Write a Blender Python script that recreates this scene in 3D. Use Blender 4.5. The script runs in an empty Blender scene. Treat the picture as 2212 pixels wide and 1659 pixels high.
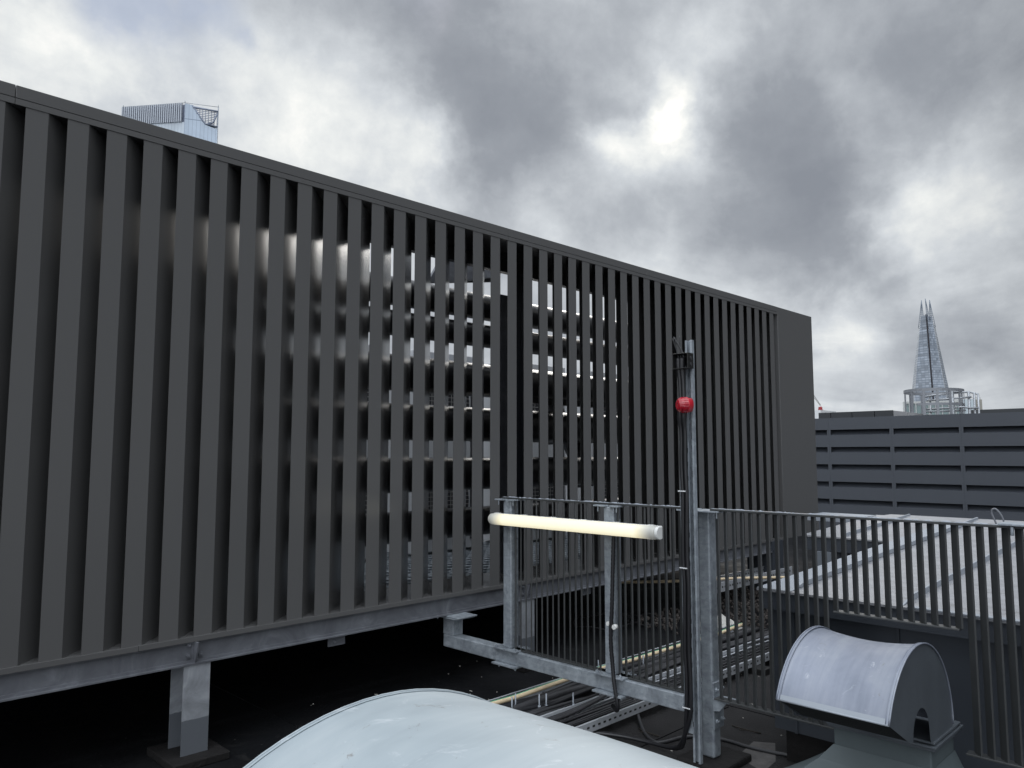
import bpy, math, random
from mathutils import Vector, Matrix
random.seed(7)
R = math.radians
S = bpy.context.scene
COL = S.collection

# ------------------------------------------------------------------ camera
FOCAL = 3061.0 / 4096.0 * 36.0
PITCH = math.atan(279.0 / 3061.0)
cam = bpy.data.cameras.new('camera')
cam.lens = FOCAL; cam.sensor_width = 36.0; cam.clip_start = 0.02; cam.clip_end = 6000
co = bpy.data.objects.new('camera', cam); COL.objects.link(co)
co.location = (0, 0, 1.6)
co.rotation_euler = (R(90) + PITCH, 0, R(-45))
S.camera = co

# ------------------------------------------------------------------ view
S.view_settings.view_transform = 'Standard'
S.view_settings.look = 'None'
S.view_settings.exposure = 0.0
S.view_settings.gamma = 1.0
S.view_settings.use_curve_mapping = False

# ------------------------------------------------------------------ node helpers
class NT:
    def __init__(s, tree): s.t = tree; s.n = tree.nodes; s.l = tree.links
    def add(s, typ, **kw):
        n = s.n.new(typ)
        for k, v in kw.items(): setattr(n, k, v)
        return n
    def put(s, sock, v):
        if isinstance(v, bpy.types.NodeSocket): s.l.new(v, sock)
        elif v is not None: sock.default_value = v
    def math(s, op, a, b=None, c=None, clamp=False):
        n = s.add('ShaderNodeMath', operation=op, use_clamp=clamp)
        s.put(n.inputs[0], a)
        if b is not None: s.put(n.inputs[1], b)
        if c is not None: s.put(n.inputs[2], c)
        return n.outputs[0]
    def vmath(s, op, a, b=None):
        n = s.add('ShaderNodeVectorMath', operation=op)
        s.put(n.inputs[0], a)
        if b is not None:
            s.put(n.inputs[3] if op == 'SCALE' else n.inputs[1], b)
        return n.outputs['Value'] if op in ('DOT_PRODUCT', 'LENGTH') else n.outputs[0]
    def noise(s, vec, scale, detail=4, rough=.55, dist=0.0):
        n = s.add('ShaderNodeTexNoise')
        if vec is not None: s.l.new(vec, n.inputs['Vector'])
        n.inputs['Scale'].default_value = scale; n.inputs['Detail'].default_value = detail
        n.inputs['Roughness'].default_value = rough; n.inputs['Distortion'].default_value = dist
        return n
    def ramp(s, fac, stops, interp='LINEAR'):
        n = s.add('ShaderNodeValToRGB'); s.put(n.inputs[0], fac)
        n.color_ramp.interpolation = interp
        e = n.color_ramp.elements
        while len(e) < len(stops): e.new(.5)
        for i, (p, c) in enumerate(stops):
            e[i].position = p; e[i].color = (*c, 1) if len(c) == 3 else c
        return n.outputs[0]
    def mix(s, fac, a, b, mode='MIX'):
        n = s.add('ShaderNodeMix', data_type='RGBA', blend_type=mode)
        s.put(n.inputs[0], fac)
        for i, v in ((6, a), (7, b)):
            if isinstance(v, tuple): n.inputs[i].default_value = (*v, 1)
            else: s.l.new(v, n.inputs[i])
        return n.outputs[2]

# ------------------------------------------------------------------ sky and sun
SUN_EL, SUN_AZ = R(23.8), R(33.2)
def sky_dir(x, y):
    """direction in the sky of a cloud, measured in a 2212 x 1659 frame"""
    u = (x - 1106) / 1653.0; v = (829.5 - y) / 1653.0
    m = co.rotation_euler.to_matrix()
    return (m @ Vector((u, v, -1))).normalized()

W = bpy.data.worlds.new('World'); S.world = W; W.use_nodes = True
w = NT(W.node_tree); w.n.clear()
tc = w.add('ShaderNodeTexCoord')
D = w.vmath('NORMALIZE', tc.outputs['Generated'])
sep = w.add('ShaderNodeSeparateXYZ'); w.l.new(D, sep.inputs[0])
zc = w.math('MAXIMUM', sep.outputs[2], 0.0)
den = w.math('ADD', zc, 0.22)
px_ = w.math('DIVIDE', sep.outputs[0], den); py_ = w.math('DIVIDE', sep.outputs[1], den)
cmb = w.add('ShaderNodeCombineXYZ'); w.l.new(px_, cmb.inputs[0]); w.l.new(py_, cmb.inputs[1])
warp = w.noise(D, 5.0, 6, .6)
wv = w.vmath('SUBTRACT', warp.outputs['Color'], (.5, .5, .5))
wv = w.vmath('SCALE', wv, 0.16)
DW = w.vmath('NORMALIZE', w.vmath('ADD', D, wv))
fbm1 = w.noise(cmb.outputs[0], 1.7, 9, .56, .5).outputs[0]
fbm2 = w.noise(D, 8.0, 9, .60, .15).outputs[0]
base = w.math('MULTIPLY_ADD', w.math('SUBTRACT', fbm1, .5), 0.74, 0.545)
base = w.math('MULTIPLY_ADD', w.math('SUBTRACT', fbm2, .5), 0.52, base)
BL = [(300,150,280,.10),(650,300,130,.04),(1500,760,150,.04),  # x, y, radius, amount
 (1440,262,42,.40),(1425,290,150,.03),(1420,285,120,.12),(1345,330,42,.26),(1290,322,30,.16),(1455,195,42,.20),(1500,300,50,.16),
 (900,270,75,.14),(800,330,90,.13),(960,400,70,.20),(700,150,110,.12),(860,180,60,.16),(930,310,45,.2),(560,120,60,.12),
 (250,200,160,.10),(60,40,150,.12),(110,120,80,.06),(480,230,100,-.06),(560,330,90,.08),
 (1000,150,120,-.26),(1060,260,110,-.20),(1190,260,90,-.20),(1130,370,100,-.14),(900,60,90,-.14),(1280,110,100,-.10),(820,100,60,-.05),
 (1190,20,90,.10),(1560,120,70,.14),(1530,70,50,.1),(1650,240,90,-.18),(1700,330,110,-.26),(1560,400,110,-.16),(1800,330,90,-.16),
 (1400,430,110,-.10),(1330,230,60,-.12),(1720,60,100,.02),(2010,60,130,-.10),(2150,130,130,-.16),(1950,130,90,-.08),(1850,190,52,.18),
 (1900,260,70,.10),(2000,290,70,-.06),(2100,330,110,.12),(1980,440,80,.20),(1820,430,50,-.03),(1675,445,40,.12),(1930,400,50,.16),
 (1700,520,110,-.13),(1850,510,90,-.18),(1780,560,100,-.12),(1600,560,80,-.06),(2080,520,110,.13),(2180,600,90,.08),
 (1210,500,60,.10),(1290,520,80,-.02),(1430,560,50,.02),(1490,600,70,.10),(1380,570,60,.12),(1600,640,60,.05),(1810,690,70,.15),(1900,640,60,.08),(1760,740,70,.12),
 (1960,780,60,-.10),(2120,700,100,-.14),(2150,780,80,-.14),(1860,760,60,-.04),(1850,860,120,.14),(2150,860,90,.16),(1780,830,60,-.08),
]
acc = w.math('MULTIPLY_ADD', w.math('SUBTRACT', w.noise(D, 24.0, 7, .6, .2).outputs[0], .5), .22, base)
for (x, y, r, a) in BL:
    d = sky_dir(x, y); rr = r / 1653.0
    dp = w.vmath('DOT_PRODUCT', DW, tuple(d))
    e = w.math('EXPONENT', w.math('MULTIPLY', w.math('SUBTRACT', dp, 1.0), 1.3 / (rr * rr)))
    acc = w.math('MULTIPLY_ADD', e, a * .9, acc)
cloud = w.ramp(w.math('MULTIPLY_ADD', w.math('SUBTRACT', acc, .55), 1.08, .575), [(0.0, (.26,.282,.322)), (.28, (.325,.35,.39)), (.50, (.455,.485,.525)), (.72, (.65,.685,.72)), (.90, (.87,.89,.88)), (1.0, (1.05,1.04,1.0))])
# breaks of blue in the cloud, high on the left
gap = None
for (x, y, r) in ((320,35,45),(470,15,45),(545,78,22),(900,10,40),(410,55,30),(260,20,40)):
    d = sky_dir(x, y); rr = r / 1653.0
    dp = w.vmath('DOT_PRODUCT', DW, tuple(d))
    e = w.math('EXPONENT', w.math('MULTIPLY', w.math('SUBTRACT', dp, 1.0), 1.2 / (rr * rr)))
    gap = e if gap is None else w.math('ADD', gap, e)
gap = w.math('MULTIPLY', gap, w.math('MULTIPLY_ADD', w.math('SUBTRACT', fbm2, .5), 2.5, .62), clamp=True)
sky = w.add('ShaderNodeTexSky', sky_type='NISHITA', sun_disc=False)
sky.sun_elevation = SUN_EL; sky.sun_rotation = R(90) - SUN_AZ; sky.altitude = 60
skyc = w.mix(1.0, w.vmath('SCALE', sky.outputs[0], 0.10), (.37, .44, .60), 'LIGHTEN')
col = w.mix(w.math('MULTIPLY', gap, .6), cloud, skyc)
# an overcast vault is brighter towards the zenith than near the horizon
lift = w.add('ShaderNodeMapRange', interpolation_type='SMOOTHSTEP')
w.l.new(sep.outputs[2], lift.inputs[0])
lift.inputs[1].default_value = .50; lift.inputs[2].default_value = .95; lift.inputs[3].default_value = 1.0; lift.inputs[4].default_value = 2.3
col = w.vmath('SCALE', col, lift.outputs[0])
# unseen sky behind the camera, brightened to light the faces turned this way
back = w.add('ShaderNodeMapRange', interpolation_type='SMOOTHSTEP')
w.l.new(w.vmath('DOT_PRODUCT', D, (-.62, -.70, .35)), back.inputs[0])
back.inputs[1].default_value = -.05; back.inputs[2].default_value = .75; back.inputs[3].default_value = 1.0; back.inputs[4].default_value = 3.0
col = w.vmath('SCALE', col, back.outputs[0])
# unseen sky off to the right, dimmed to darken the raked slat faces
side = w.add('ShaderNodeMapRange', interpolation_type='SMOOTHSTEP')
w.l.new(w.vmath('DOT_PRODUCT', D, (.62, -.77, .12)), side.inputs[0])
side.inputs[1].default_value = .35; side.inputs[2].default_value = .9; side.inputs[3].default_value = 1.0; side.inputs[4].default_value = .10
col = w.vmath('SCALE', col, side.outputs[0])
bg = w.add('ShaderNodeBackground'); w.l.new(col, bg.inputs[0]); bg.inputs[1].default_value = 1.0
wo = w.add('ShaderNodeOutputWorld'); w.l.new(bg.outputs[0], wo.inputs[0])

sun = bpy.data.lights.new('sun', 'SUN'); sun.energy = 0.7; sun.angle = R(18); sun.color = (1.0, .96, .9)
so = bpy.data.objects.new('sun', sun); COL.objects.link(so)
so.rotation_euler = Vector((math.cos(SUN_EL)*math.cos(SUN_AZ), math.cos(SUN_EL)*math.sin(SUN_AZ), math.sin(SUN_EL))).to_track_quat('Z', 'Y').to_euler()
so.location = (30, 20, 30)

# ------------------------------------------------------------------ materials
def mat(name, color, rough=.5, metal=0.0, spec=.5, var=0.0, vscale=4.0, stretch=(1,1,1), bump=0.0, bscale=60.0, rvar=0.0,
        spots=None, coat=0.0, detail=6, extra=None):
    m = bpy.data.materials.new(name); m.use_nodes = True
    t = NT(m.node_tree); b = t.n['Principled BSDF']
    b.inputs['Roughness'].default_value = rough; b.inputs['Metallic'].default_value = metal
    b.inputs['Specular IOR Level'].default_value = spec; b.inputs['Coat Weight'].default_value = coat
    c = t.add('ShaderNodeTexCoord')
    mp = t.add('ShaderNodeMapping'); t.l.new(c.outputs['Object'], mp.inputs[0]); mp.inputs['Scale'].default_value = stretch
    v = mp.outputs[0]
    colr = None
    if var:
        n = t.noise(v, vscale, detail, .62, .3).outputs[0]
        f = t.math('MULTIPLY_ADD', t.math('SUBTRACT', n, .5), 2.6 * var, 1.0)
        colr = t.vmath('SCALE', tuple(color), f)
        if rvar:
            t.l.new(t.math('MULTIPLY_ADD', t.math('SUBTRACT', n, .5), rvar, rough, clamp=True), b.inputs['Roughness'])
    if spots:   # (scale, threshold, colour, strength)
        for (sc, th, scol, st) in spots:
            n2 = t.noise(v, sc, 5, .7, 1.0).outputs[0]
            f2 = t.math('MULTIPLY', t.math('MULTIPLY', t.math('SUBTRACT', n2, th), 18.0, clamp=True), st)
            colr = t.mix(f2, colr if colr is not None else tuple(color), tuple(scol))
    if colr is None: b.inputs['Base Color'].default_value = (*color, 1)
    else: t.l.new(colr, b.inputs['Base Color'])
    if bump:
        n3 = t.noise(v, bscale, 4, .6).outputs[0]
        bp = t.add('ShaderNodeBump'); bp.inputs['Strength'].default_value = bump; bp.inputs['Distance'].default_value = .01
        t.l.new(n3, bp.inputs['Height']); t.l.new(bp.outputs[0], b.inputs['Normal'])
    if extra: extra(t, b, v)
    return m

M = {}
M['screen'] = mat('charcoal_powder_coat', (.103,.102,.102), .22, 0, .5)
M['fence'] = mat('dark_grey_paint', (.038,.040,.041), .42, 0, .5, var=.22, vscale=9, bump=.05, bscale=80, spots=[(14,.70,(.14,.14,.13),.6)])
def galv_extra(t, b, v):
    vo = t.add('ShaderNodeTexVoronoi'); t.l.new(v, vo.inputs['Vector']); vo.inputs['Scale'].default_value = 34
    n = t.noise(v, 7.0, 6, .65, 1.6).outputs[0]
    mpg = t.add('ShaderNodeMapping'); t.l.new(v, mpg.inputs[0]); mpg.inputs['Rotation'].default_value = (.6, .5, .7); mpg.inputs['Scale'].default_value = (1, .22, 1)
    n2 = t.noise(mpg.outputs[0], 34.0, 5, .65, 1.5).outputs[0]
    bw = t.add('ShaderNodeSeparateColor'); t.l.new(vo.outputs['Color'], bw.inputs[0])
    f = t.math('ADD', t.math('MULTIPLY', n, .62), t.math('ADD', t.math('MULTIPLY', bw.outputs[0], .12), t.math('MULTIPLY', n2, .3)))
    c = t.ramp(f, [(.30, (.16,.175,.20)), (.50, (.28,.31,.34)), (.62, (.36,.395,.43)), (.78, (.50,.53,.57))])
    t.l.new(c, b.inputs['Base Color'])
M['galv'] = mat('hot_dip_galvanised_steel', (.3,.33,.36), .46, .35, .5, extra=galv_extra, bump=.05, bscale=60)
def galv2(t, b, v):
    n = t.noise(v, 5.0, 6, .65, 1.2).outputs[0]
    c = t.ramp(n, [(.30, (.10,.104,.118)), (.55, (.145,.152,.17)), (.75, (.21,.22,.24))])
    t.l.new(c, b.inputs['Base Color'])
M['tray'] = mat('bright_tray_zinc', (.50,.52,.55), .38, .4, .5, var=.2, vscale=9)
M['galv_dull'] = mat('weathered_dull_galvanising', (.2,.21,.23), .52, .25, .5, extra=galv2)
def post_extra(t, b, v):
    n = t.noise(v, 6.0, 6, .65, 1.0).outputs[0]
    c = t.ramp(n, [(.30, (.19,.20,.215)), (.55, (.29,.305,.33)), (.75, (.40,.415,.44))])
    s = t.add('ShaderNodeSeparateXYZ'); t.l.new(v, s.inputs[0])
    e = t.math('MULTIPLY', n, .03)
    f = t.math('MULTIPLY', t.math('SUBTRACT', t.math('ADD', e, .178), s.outputs[2]), 400, clamp=True)
    t.l.new(t.mix(f, c, (.115,.125,.14)), b.inputs['Base Color'])
M['post_half'] = mat('galvanised_with_painted_foot', (.3,.3,.3), .5, .15, .5, extra=post_extra)
M['zinc_roof'] = mat('weathered_zinc_sheet', (.250,.254,.268), .45, .15, .5, var=.34, vscale=4.5, stretch=(2.6,1,1), bump=.5, bscale=13,
    rvar=.25, spots=[(5,.58,(.145,.142,.142),.6),(3.2,.64,(.37,.38,.40),.5),(40,.73,(.12,.10,.08),.8)])
M['zinc_flash'] = mat('pale_zinc_flashing', (.27,.295,.33), .5, .15, .5, var=.10, vscale=5, spots=[(22,.72,(.2,.19,.18),.6)])
M['zinc_dark'] = mat('dark_blue_grey_sheet_metal', (.040,.046,.056), .42, .0, .5, var=.15, vscale=2.0, bump=.1, bscale=8)
M['louvre'] = mat('slate_grey_louvre_paint', (.056,.062,.074), .45, 0, .4, var=.05, vscale=1.0)
def cowl_extra(scr):
    def f(t, b, v):
        n = t.noise(v, 5.5, 6, .6, .5).outputs[0]
        mp = t.add('ShaderNodeMapping'); t.l.new(v, mp.inputs[0]); mp.inputs['Scale'].default_value = (1, 14, 1)
        st = t.noise(mp.outputs[0], 2.0, 5, .6, .3).outputs[0]
        c = t.ramp(t.math('ADD', t.math('MULTIPLY', n, .6), t.math('MULTIPLY', st, .4)), scr)
        sp = t.noise(v, 17.0, 6, .75, 1.4).outputs[0]
        f1 = t.math('MULTIPLY', t.math('SUBTRACT', sp, .635), 14, clamp=True)
        c = t.mix(t.math('MULTIPLY', f1, .7), c, (.16,.145,.13))
        sp2 = t.noise(v, 9.0, 5, .7, 2.4).outputs[0]
        f2 = t.math('MULTIPLY', t.math('SUBTRACT', sp2, .605), 10, clamp=True)
        c = t.mix(t.math('MULTIPLY', f2, .35), c, (.62,.64,.66))
        t.l.new(c, b.inputs['Base Color'])
        t.l.new(t.math('MULTIPLY_ADD', n, .4, .32, clamp=True), b.inputs['Roughness'])
    return f
M['cowl'] = mat('grey_zinc_cowl', (.4,.43,.5), .42, .35, .5, bump=.12, bscale=3.0, extra=cowl_extra([(.35,(.165,.185,.23)),(.50,(.215,.235,.285)),(.65,(.27,.29,.33))]))
M['cowl_end_shade'] = mat('shaded_zinc_cowl_end', (.10,.113,.128), .42, .35, .5, var=.22, vscale=7, bump=.12, bscale=5)  # end plates darkened in colour to stand for their shade
M['cowl_pale'] = mat('pale_weathered_cowl', (.46,.5,.53), .48, .1, .5, bump=.10, bscale=3.0, extra=cowl_extra([(.35,(.265,.305,.33)),(.50,(.31,.355,.38)),(.65,(.36,.40,.42))]))
M['skirt'] = mat('green_grey_lead_skirt', (.085,.105,.112), .55, 0, .4, var=.2, vscale=4, bump=.25, bscale=6)
def felt_extra(t, b, v):
    n = t.noise(v, .9, 7, .62, .8).outputs[0]
    g = t.noise(v, 90.0, 3, .6).outputs[0]
    vo = t.noise(v, 2.3, 7, .65, 1.5).outputs[0]
    c = t.ramp(t.math('ADD', t.math('MULTIPLY', n, .8), t.math('MULTIPLY', g, .2)), [(.32, (.0045,.005,.0062)), (.55, (.009,.0093,.0105)), (.75, (.019,.019,.019))])
    pale = t.math('MULTIPLY', t.math('SUBTRACT', vo, .60), 16, clamp=True)
    c = t.mix(t.math('MULTIPLY', pale, .3), c, (.040,.039,.038))
    sp = t.noise(v, 48.0, 2, .5).outputs[0]
    f1 = t.math('MULTIPLY', t.math('SUBTRACT', sp, .76), 30, clamp=True)
    c = t.mix(t.math('MULTIPLY', f1, .6), c, (.26,.25,.23))
    t.l.new(c, b.inputs['Base Color'])
    t.l.new(t.ramp(vo, [(.45, (.85,.85,.85)), (.62, (.7,.7,.7))]), b.inputs['Roughness'])
M['felt'] = mat('black_roofing_felt', (.02,.02,.02), .6, 0, .10, bump=.35, bscale=55, extra=felt_extra)
M['plinth'] = mat('felted_plinth', (.0095,.0085,.0085), .8, 0, .3, var=.5, vscale=18, bump=.6, bscale=40)
M['rubber'] = mat('black_cable_sheath', (.012,.012,.014), .38, 0, .5, var=.3, vscale=20)
M['rubber_grey'] = mat('dusty_black_sheath', (.035,.035,.038), .5, 0, .5, var=.35, vscale=25)
M['black'] = mat('black_plastic', (.012,.012,.012), .4)
M['void'] = mat('dark_mesh', (.008,.008,.009), .9, bump=.6, bscale=200)
M['pipe'] = mat('black_pipe_lagging', (.013,.013,.015), .30, 0, .6, var=.3, vscale=8, bump=.28, bscale=30)
M['ac'] = mat('off_white_unit_casing', (.38,.39,.405), .5, var=.08, vscale=3)
M['grille'] = mat('black_fan_grille', (.03,.03,.035), .5)
M['wire'] = mat('plated_wire', (.5,.5,.48), .4, .5)
M['blue'] = mat('blue_label_strip', (.03,.14,.40), .5)
M['foil'] = mat('crumpled_foil_lagging', (.10,.10,.105), .22, .6, .5, var=.5, vscale=15, bump=1.0, bscale=25)
M['yellow'] = mat('earth_cable_yellow', (.62,.50,.33), .5, var=.08, vscale=12)
M['green'] = mat('earth_cable_green', (.10,.36,.22), .5)
M['cloth'] = mat('white_sack', (.42,.41,.38), .8, var=.12, vscale=8, bump=.6, bscale=14)
M['gravel'] = mat('brown_ballast', (.052,.044,.040), .9, var=.9, vscale=40, detail=2)
M['twig'] = mat('dry_twig', (.03,.025,.02), .9)
M['litter'] = mat('pale_litter', (.55,.53,.48), .8)
M['white'] = mat('white_painted_metal', (.62,.63,.64), .5, var=.05)
M['stone'] = mat('pale_stone_cladding', (.40,.41,.40), .7, var=.08, vscale=.3)
M['stone_brown'] = mat('brown_stone_cladding', (.25,.24,.21), .7, var=.08, vscale=.3)
M['rebar'] = mat('grey_steelwork', (.22,.23,.25), .45, .2, var=.12, vscale=6)
M['cladding'] = mat('galvanised_duct_jacket', (.32,.335,.355), .38, .4, var=.2, vscale=8, bump=.3, bscale=14)
M['blackclad'] = mat('black_parapet_panel', (.022,.025,.029), .4, var=.15, vscale=.5)
M['palepanel'] = mat('pale_grey_parapet_panel', (.36,.36,.37), .5, var=.06, vscale=.5)
M['winglass'] = mat('green_grey_window_glass', (.10,.16,.16), .12, 0, .8, var=.1, vscale=.4)
M['crane'] = mat('red_crane_paint', (.30,.025,.03), .5)
M['city'] = mat('distant_city_ground', (.10,.10,.10), .9, var=.4, vscale=.01)
def red_extra(t, b, v):
    b.inputs['Transmission Weight'].default_value = .35
    b.inputs['IOR'].default_value = 1.45
M['red'] = mat('red_beacon_lens', (.50,.010,.028), .16, 0, .6, extra=red_extra, coat=.5)
M['redsolid'] = mat('red_beacon_base', (.45,.012,.025), .35)

def grid_mat(name, glass, line, hx, hz, lx, lz, rough=.12, metal=.0, var=.15, spec=.9, axis='xy'):
    """curtain wall: glass panes that differ a little, floor bands and thin mullions"""
    m = bpy.data.materials.new(name); m.use_nodes = True
    t = NT(m.node_tree); b = t.n['Principled BSDF']
    b.inputs['Roughness'].default_value = rough; b.inputs['Metallic'].default_value = metal; b.inputs['Specular IOR Level'].default_value = spec
    c = t.add('ShaderNodeTexCoord'); s = t.add('ShaderNodeSeparateXYZ'); t.l.new(c.outputs['Object'], s.inputs[0])
    h = t.math('ADD', s.outputs[0], t.math('MULTIPLY', s.outputs[1], -1.0 if axis == 'xy' else 1.0))
    z = s.outputs[2]
    hi = t.math('FLOOR', t.math('DIVIDE', h, hx)); zi = t.math('FLOOR', t.math('DIVIDE', z, hz))
    hf = t.math('FRACT', t.math('DIVIDE', h, hx)); zf = t.math('FRACT', t.math('DIVIDE', z, hz))
    cm = t.add('ShaderNodeCombineXYZ'); t.l.new(hi, cm.inputs[0]); t.l.new(zi, cm.inputs[1])
    wn = t.add('ShaderNodeTexWhiteNoise', noise_dimensions='2D'); t.l.new(cm.outputs[0], wn.inputs[0])
    big = t.noise(c.outputs['Object'], .035, 4, .6, .6).outputs[0]
    f = t.math('ADD', t.math('MULTIPLY_ADD', t.math('SUBTRACT', wn.outputs[0], .5), 2 * var, 1.05), t.math('MULTIPLY', t.math('SUBTRACT', big, .5), .9))
    base = t.vmath('SCALE', tuple(glass), f)
    l1 = t.math('LESS_THAN', hf, lx); l2 = t.math('LESS_THAN', zf, lz)
    lf = t.math('MAXIMUM', t.math('MULTIPLY', l1, .75), l2)
    t.l.new(t.mix(lf, base, tuple(line)), b.inputs['Base Color'])
    return m
M['tower_glass'] = grid_mat('hazy_blue_curtain_wall', (.36,.43,.52), (.19,.24,.32), 3.2, 16.5, .10, .035, var=.05, spec=.6)
M['tower_glass2'] = grid_mat('pale_grey_curtain_wall', (.40,.45,.50), (.24,.29,.36), 3.2, 16.5, .12, .035, var=.05, spec=.6)
M['spire_glass'] = grid_mat('silvery_spire_glass', (.27,.30,.345), (.17,.20,.24), 4.5, 3.9, .14, .25, var=.30, spec=.7)
M['spire_edge'] = grid_mat('silvery_spire_glass_edge', (.32,.35,.39), (.18,.205,.24), 4.5, 3.9, .22, .25, var=.30, spec=.7)
M['spire_dark'] = mat('dark_spire_core', (.05,.045,.06), .4)

def emission_mat():
    m = bpy.data.materials.new('lit_opal_diffuser'); m.use_nodes = True
    t = NT(m.node_tree); b = t.n['Principled BSDF']
    b.inputs['Roughness'].default_value = .3
    c = t.add('ShaderNodeTexCoord'); s = t.add('ShaderNodeSeparateXYZ'); t.l.new(c.outputs['Object'], s.inputs[0])
    # the strip lamp inside stops short of both ends of the diffuser
    e = t.math('SUBTRACT', .625, t.math('ABSOLUTE', s.outputs[1]))
    f = t.math('MULTIPLY', t.math('MULTIPLY', e, 9.0, clamp=True), 1.0)
    z = t.math('SUBTRACT', 1.0, t.math('MULTIPLY', t.math('ABSOLUTE', t.math('ADD', s.outputs[2], .006)), 15.0), clamp=True)
    g = t.math('MULTIPLY', f, t.math('MULTIPLY_ADD', z, .35, .75))
    cl = t.ramp(g, [(0.0, (.50,.50,.46)), (.4, (.82,.78,.60)), (.8, (1.0,.89,.58)), (1.0, (1.0,.93,.66))])
    t.l.new(cl, b.inputs['Emission Color'])
    t.l.new(t.math('MULTIPLY_ADD', g, .62, .24), b.inputs['Emission Strength'])
    b.inputs['Base Color'].default_value = (.34,.34,.32,1)
    return m
M['lamp'] = emission_mat()
M['lampcap'] = mat('opal_end_cap', (.66,.66,.64), .35)

# ------------------------------------------------------------------ mesh helpers
class MB:
    def __init__(s): s.v = []; s.f = []; s.sm = []
    def face(s, pts, smooth=False):
        i = len(s.v); s.v += [tuple(p) for p in pts]; s.f.append(list(range(i, i+len(pts)))); s.sm.append(smooth)
    def box(s, x0, x1, y0, y1, z0, z1):
        i = len(s.v)
        s.v += [(x, y, z) for x in (x0, x1) for y in (y0, y1) for z in (z0, z1)]
        for f in ((0,1,3,2),(4,6,7,5),(0,4,5,1),(2,3,7,6),(0,2,6,4),(1,5,7,3)):
            s.f.append([i+k for k in f]); s.sm.append(False)
        return s
    def obox(s, c, ax, ay, az):
        """box from centre and three half-axis vectors"""
        c, ax, ay, az = map(Vector, (c, ax, ay, az)); i = len(s.v)
        s.v += [tuple(c + a*ax + b*ay + d*az) for a in (-1, 1) for b in (-1, 1) for d in (-1, 1)]
        for f in ((0,1,3,2),(4,6,7,5),(0,4,5,1),(2,3,7,6),(0,2,6,4),(1,5,7,3)):
            s.f.append([i+k for k in f]); s.sm.append(False)
        return s
    def prism(s, poly, d, smooth_sides=False, caps=True):
        """polygon (3-D points) pushed along vector d"""
        d = Vector(d); n = len(poly); i = len(s.v)
        s.v += [tuple(p) for p in poly] + [tuple(Vector(p) + d) for p in poly]
        if caps:
            s.f.append([i+k for k in range(n)][::-1]); s.sm.append(False)
            s.f.append([i+n+k for k in range(n)]); s.sm.append(False)
        for k in range(n):
            j = (k+1) % n
            s.f.append([i+k, i+j, i+n+j, i+n+k]); s.sm.append(smooth_sides)
        return s
    def tube(s, pts, r, n=10, caps=True, radii=None):
        pts = [Vector(p) for p in pts]; i0 = len(s.v); m = len(pts)
        t = (pts[1]-pts[0]).normalized()
        a = t.orthogonal().normalized()
        for k, p in enumerate(pts):
            if k == 0: t2 = (pts[1]-pts[0]).normalized()
            elif k == m-1: t2 = (pts[-1]-pts[-2]).normalized()
            else: t2 = ((pts[k+1]-p).normalized() + (p-pts[k-1]).normalized()).normalized()
            a = (a - t2 * a.dot(t2)).normalized(); b = t2.cross(a)
            rr = radii[k] if radii else r
            for q in range(n):
                an = 2*math.pi*q/n
                s.v.append(tuple(p + (a*math.cos(an) + b*math.sin(an))*rr))
        for k in range(m-1):
            for q in range(n):
                q2 = (q+1) % n
                s.f.append([i0+k*n+q, i0+k*n+q2, i0+(k+1)*n+q2, i0+(k+1)*n+q]); s.sm.append(True)
        if caps:
            s.f.append([i0+q for q in range(n)][::-1]); s.sm.append(False)
            s.f.append([i0+(m-1)*n+q for q in range(n)]); s.sm.append(False)
        return s
    def grid(s, P, smooth=True):
        """P[i][j] points"""
        i0 = len(s.v); a = len(P); b = len(P[0])
        for row in P: s.v += [tuple(p) for p in row]
        for i in range(a-1):
            for j in range(b-1):
                s.f.append([i0+i*b+j, i0+i*b+j+1, i0+(i+1)*b+j+1, i0+(i+1)*b+j]); s.sm.append(smooth)
        return s
    def build(s, name, m, parent=None, off=None, bevel=0.0, solid=0.0):
        me = bpy.data.meshes.new(name)
        v = s.v
        if off is not None: v = [(a-off[0], b-off[1], c-off[2]) for a, b, c in v]
        me.from_pydata(v, [], s.f); me.polygons.foreach_set('use_smooth', s.sm)
        me.materials.append(m); me.update()
        import bmesh
        bm = bmesh.new(); bm.from_mesh(me); bmesh.ops.recalc_face_normals(bm, faces=bm.faces)
        if bevel:
            bmesh.ops.remove_doubles(bm, verts=bm.verts, dist=1e-5)
            es = [e for e in bm.edges if len(e.link_faces) == 2 and e.calc_face_angle(0) > .5]
            bmesh.ops.bevel(bm, geom=es, offset=bevel, segments=2, affect='EDGES', profile=.5)
        bm.to_mesh(me); bm.free()
        o = bpy.data.objects.new(name, me); COL.objects.link(o)
        if solid:
            md = o.modifiers.new('solid', 'SOLIDIFY'); md.thickness = solid; md.offset = 0
        if parent is not None: o.parent = parent
        return o

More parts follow.
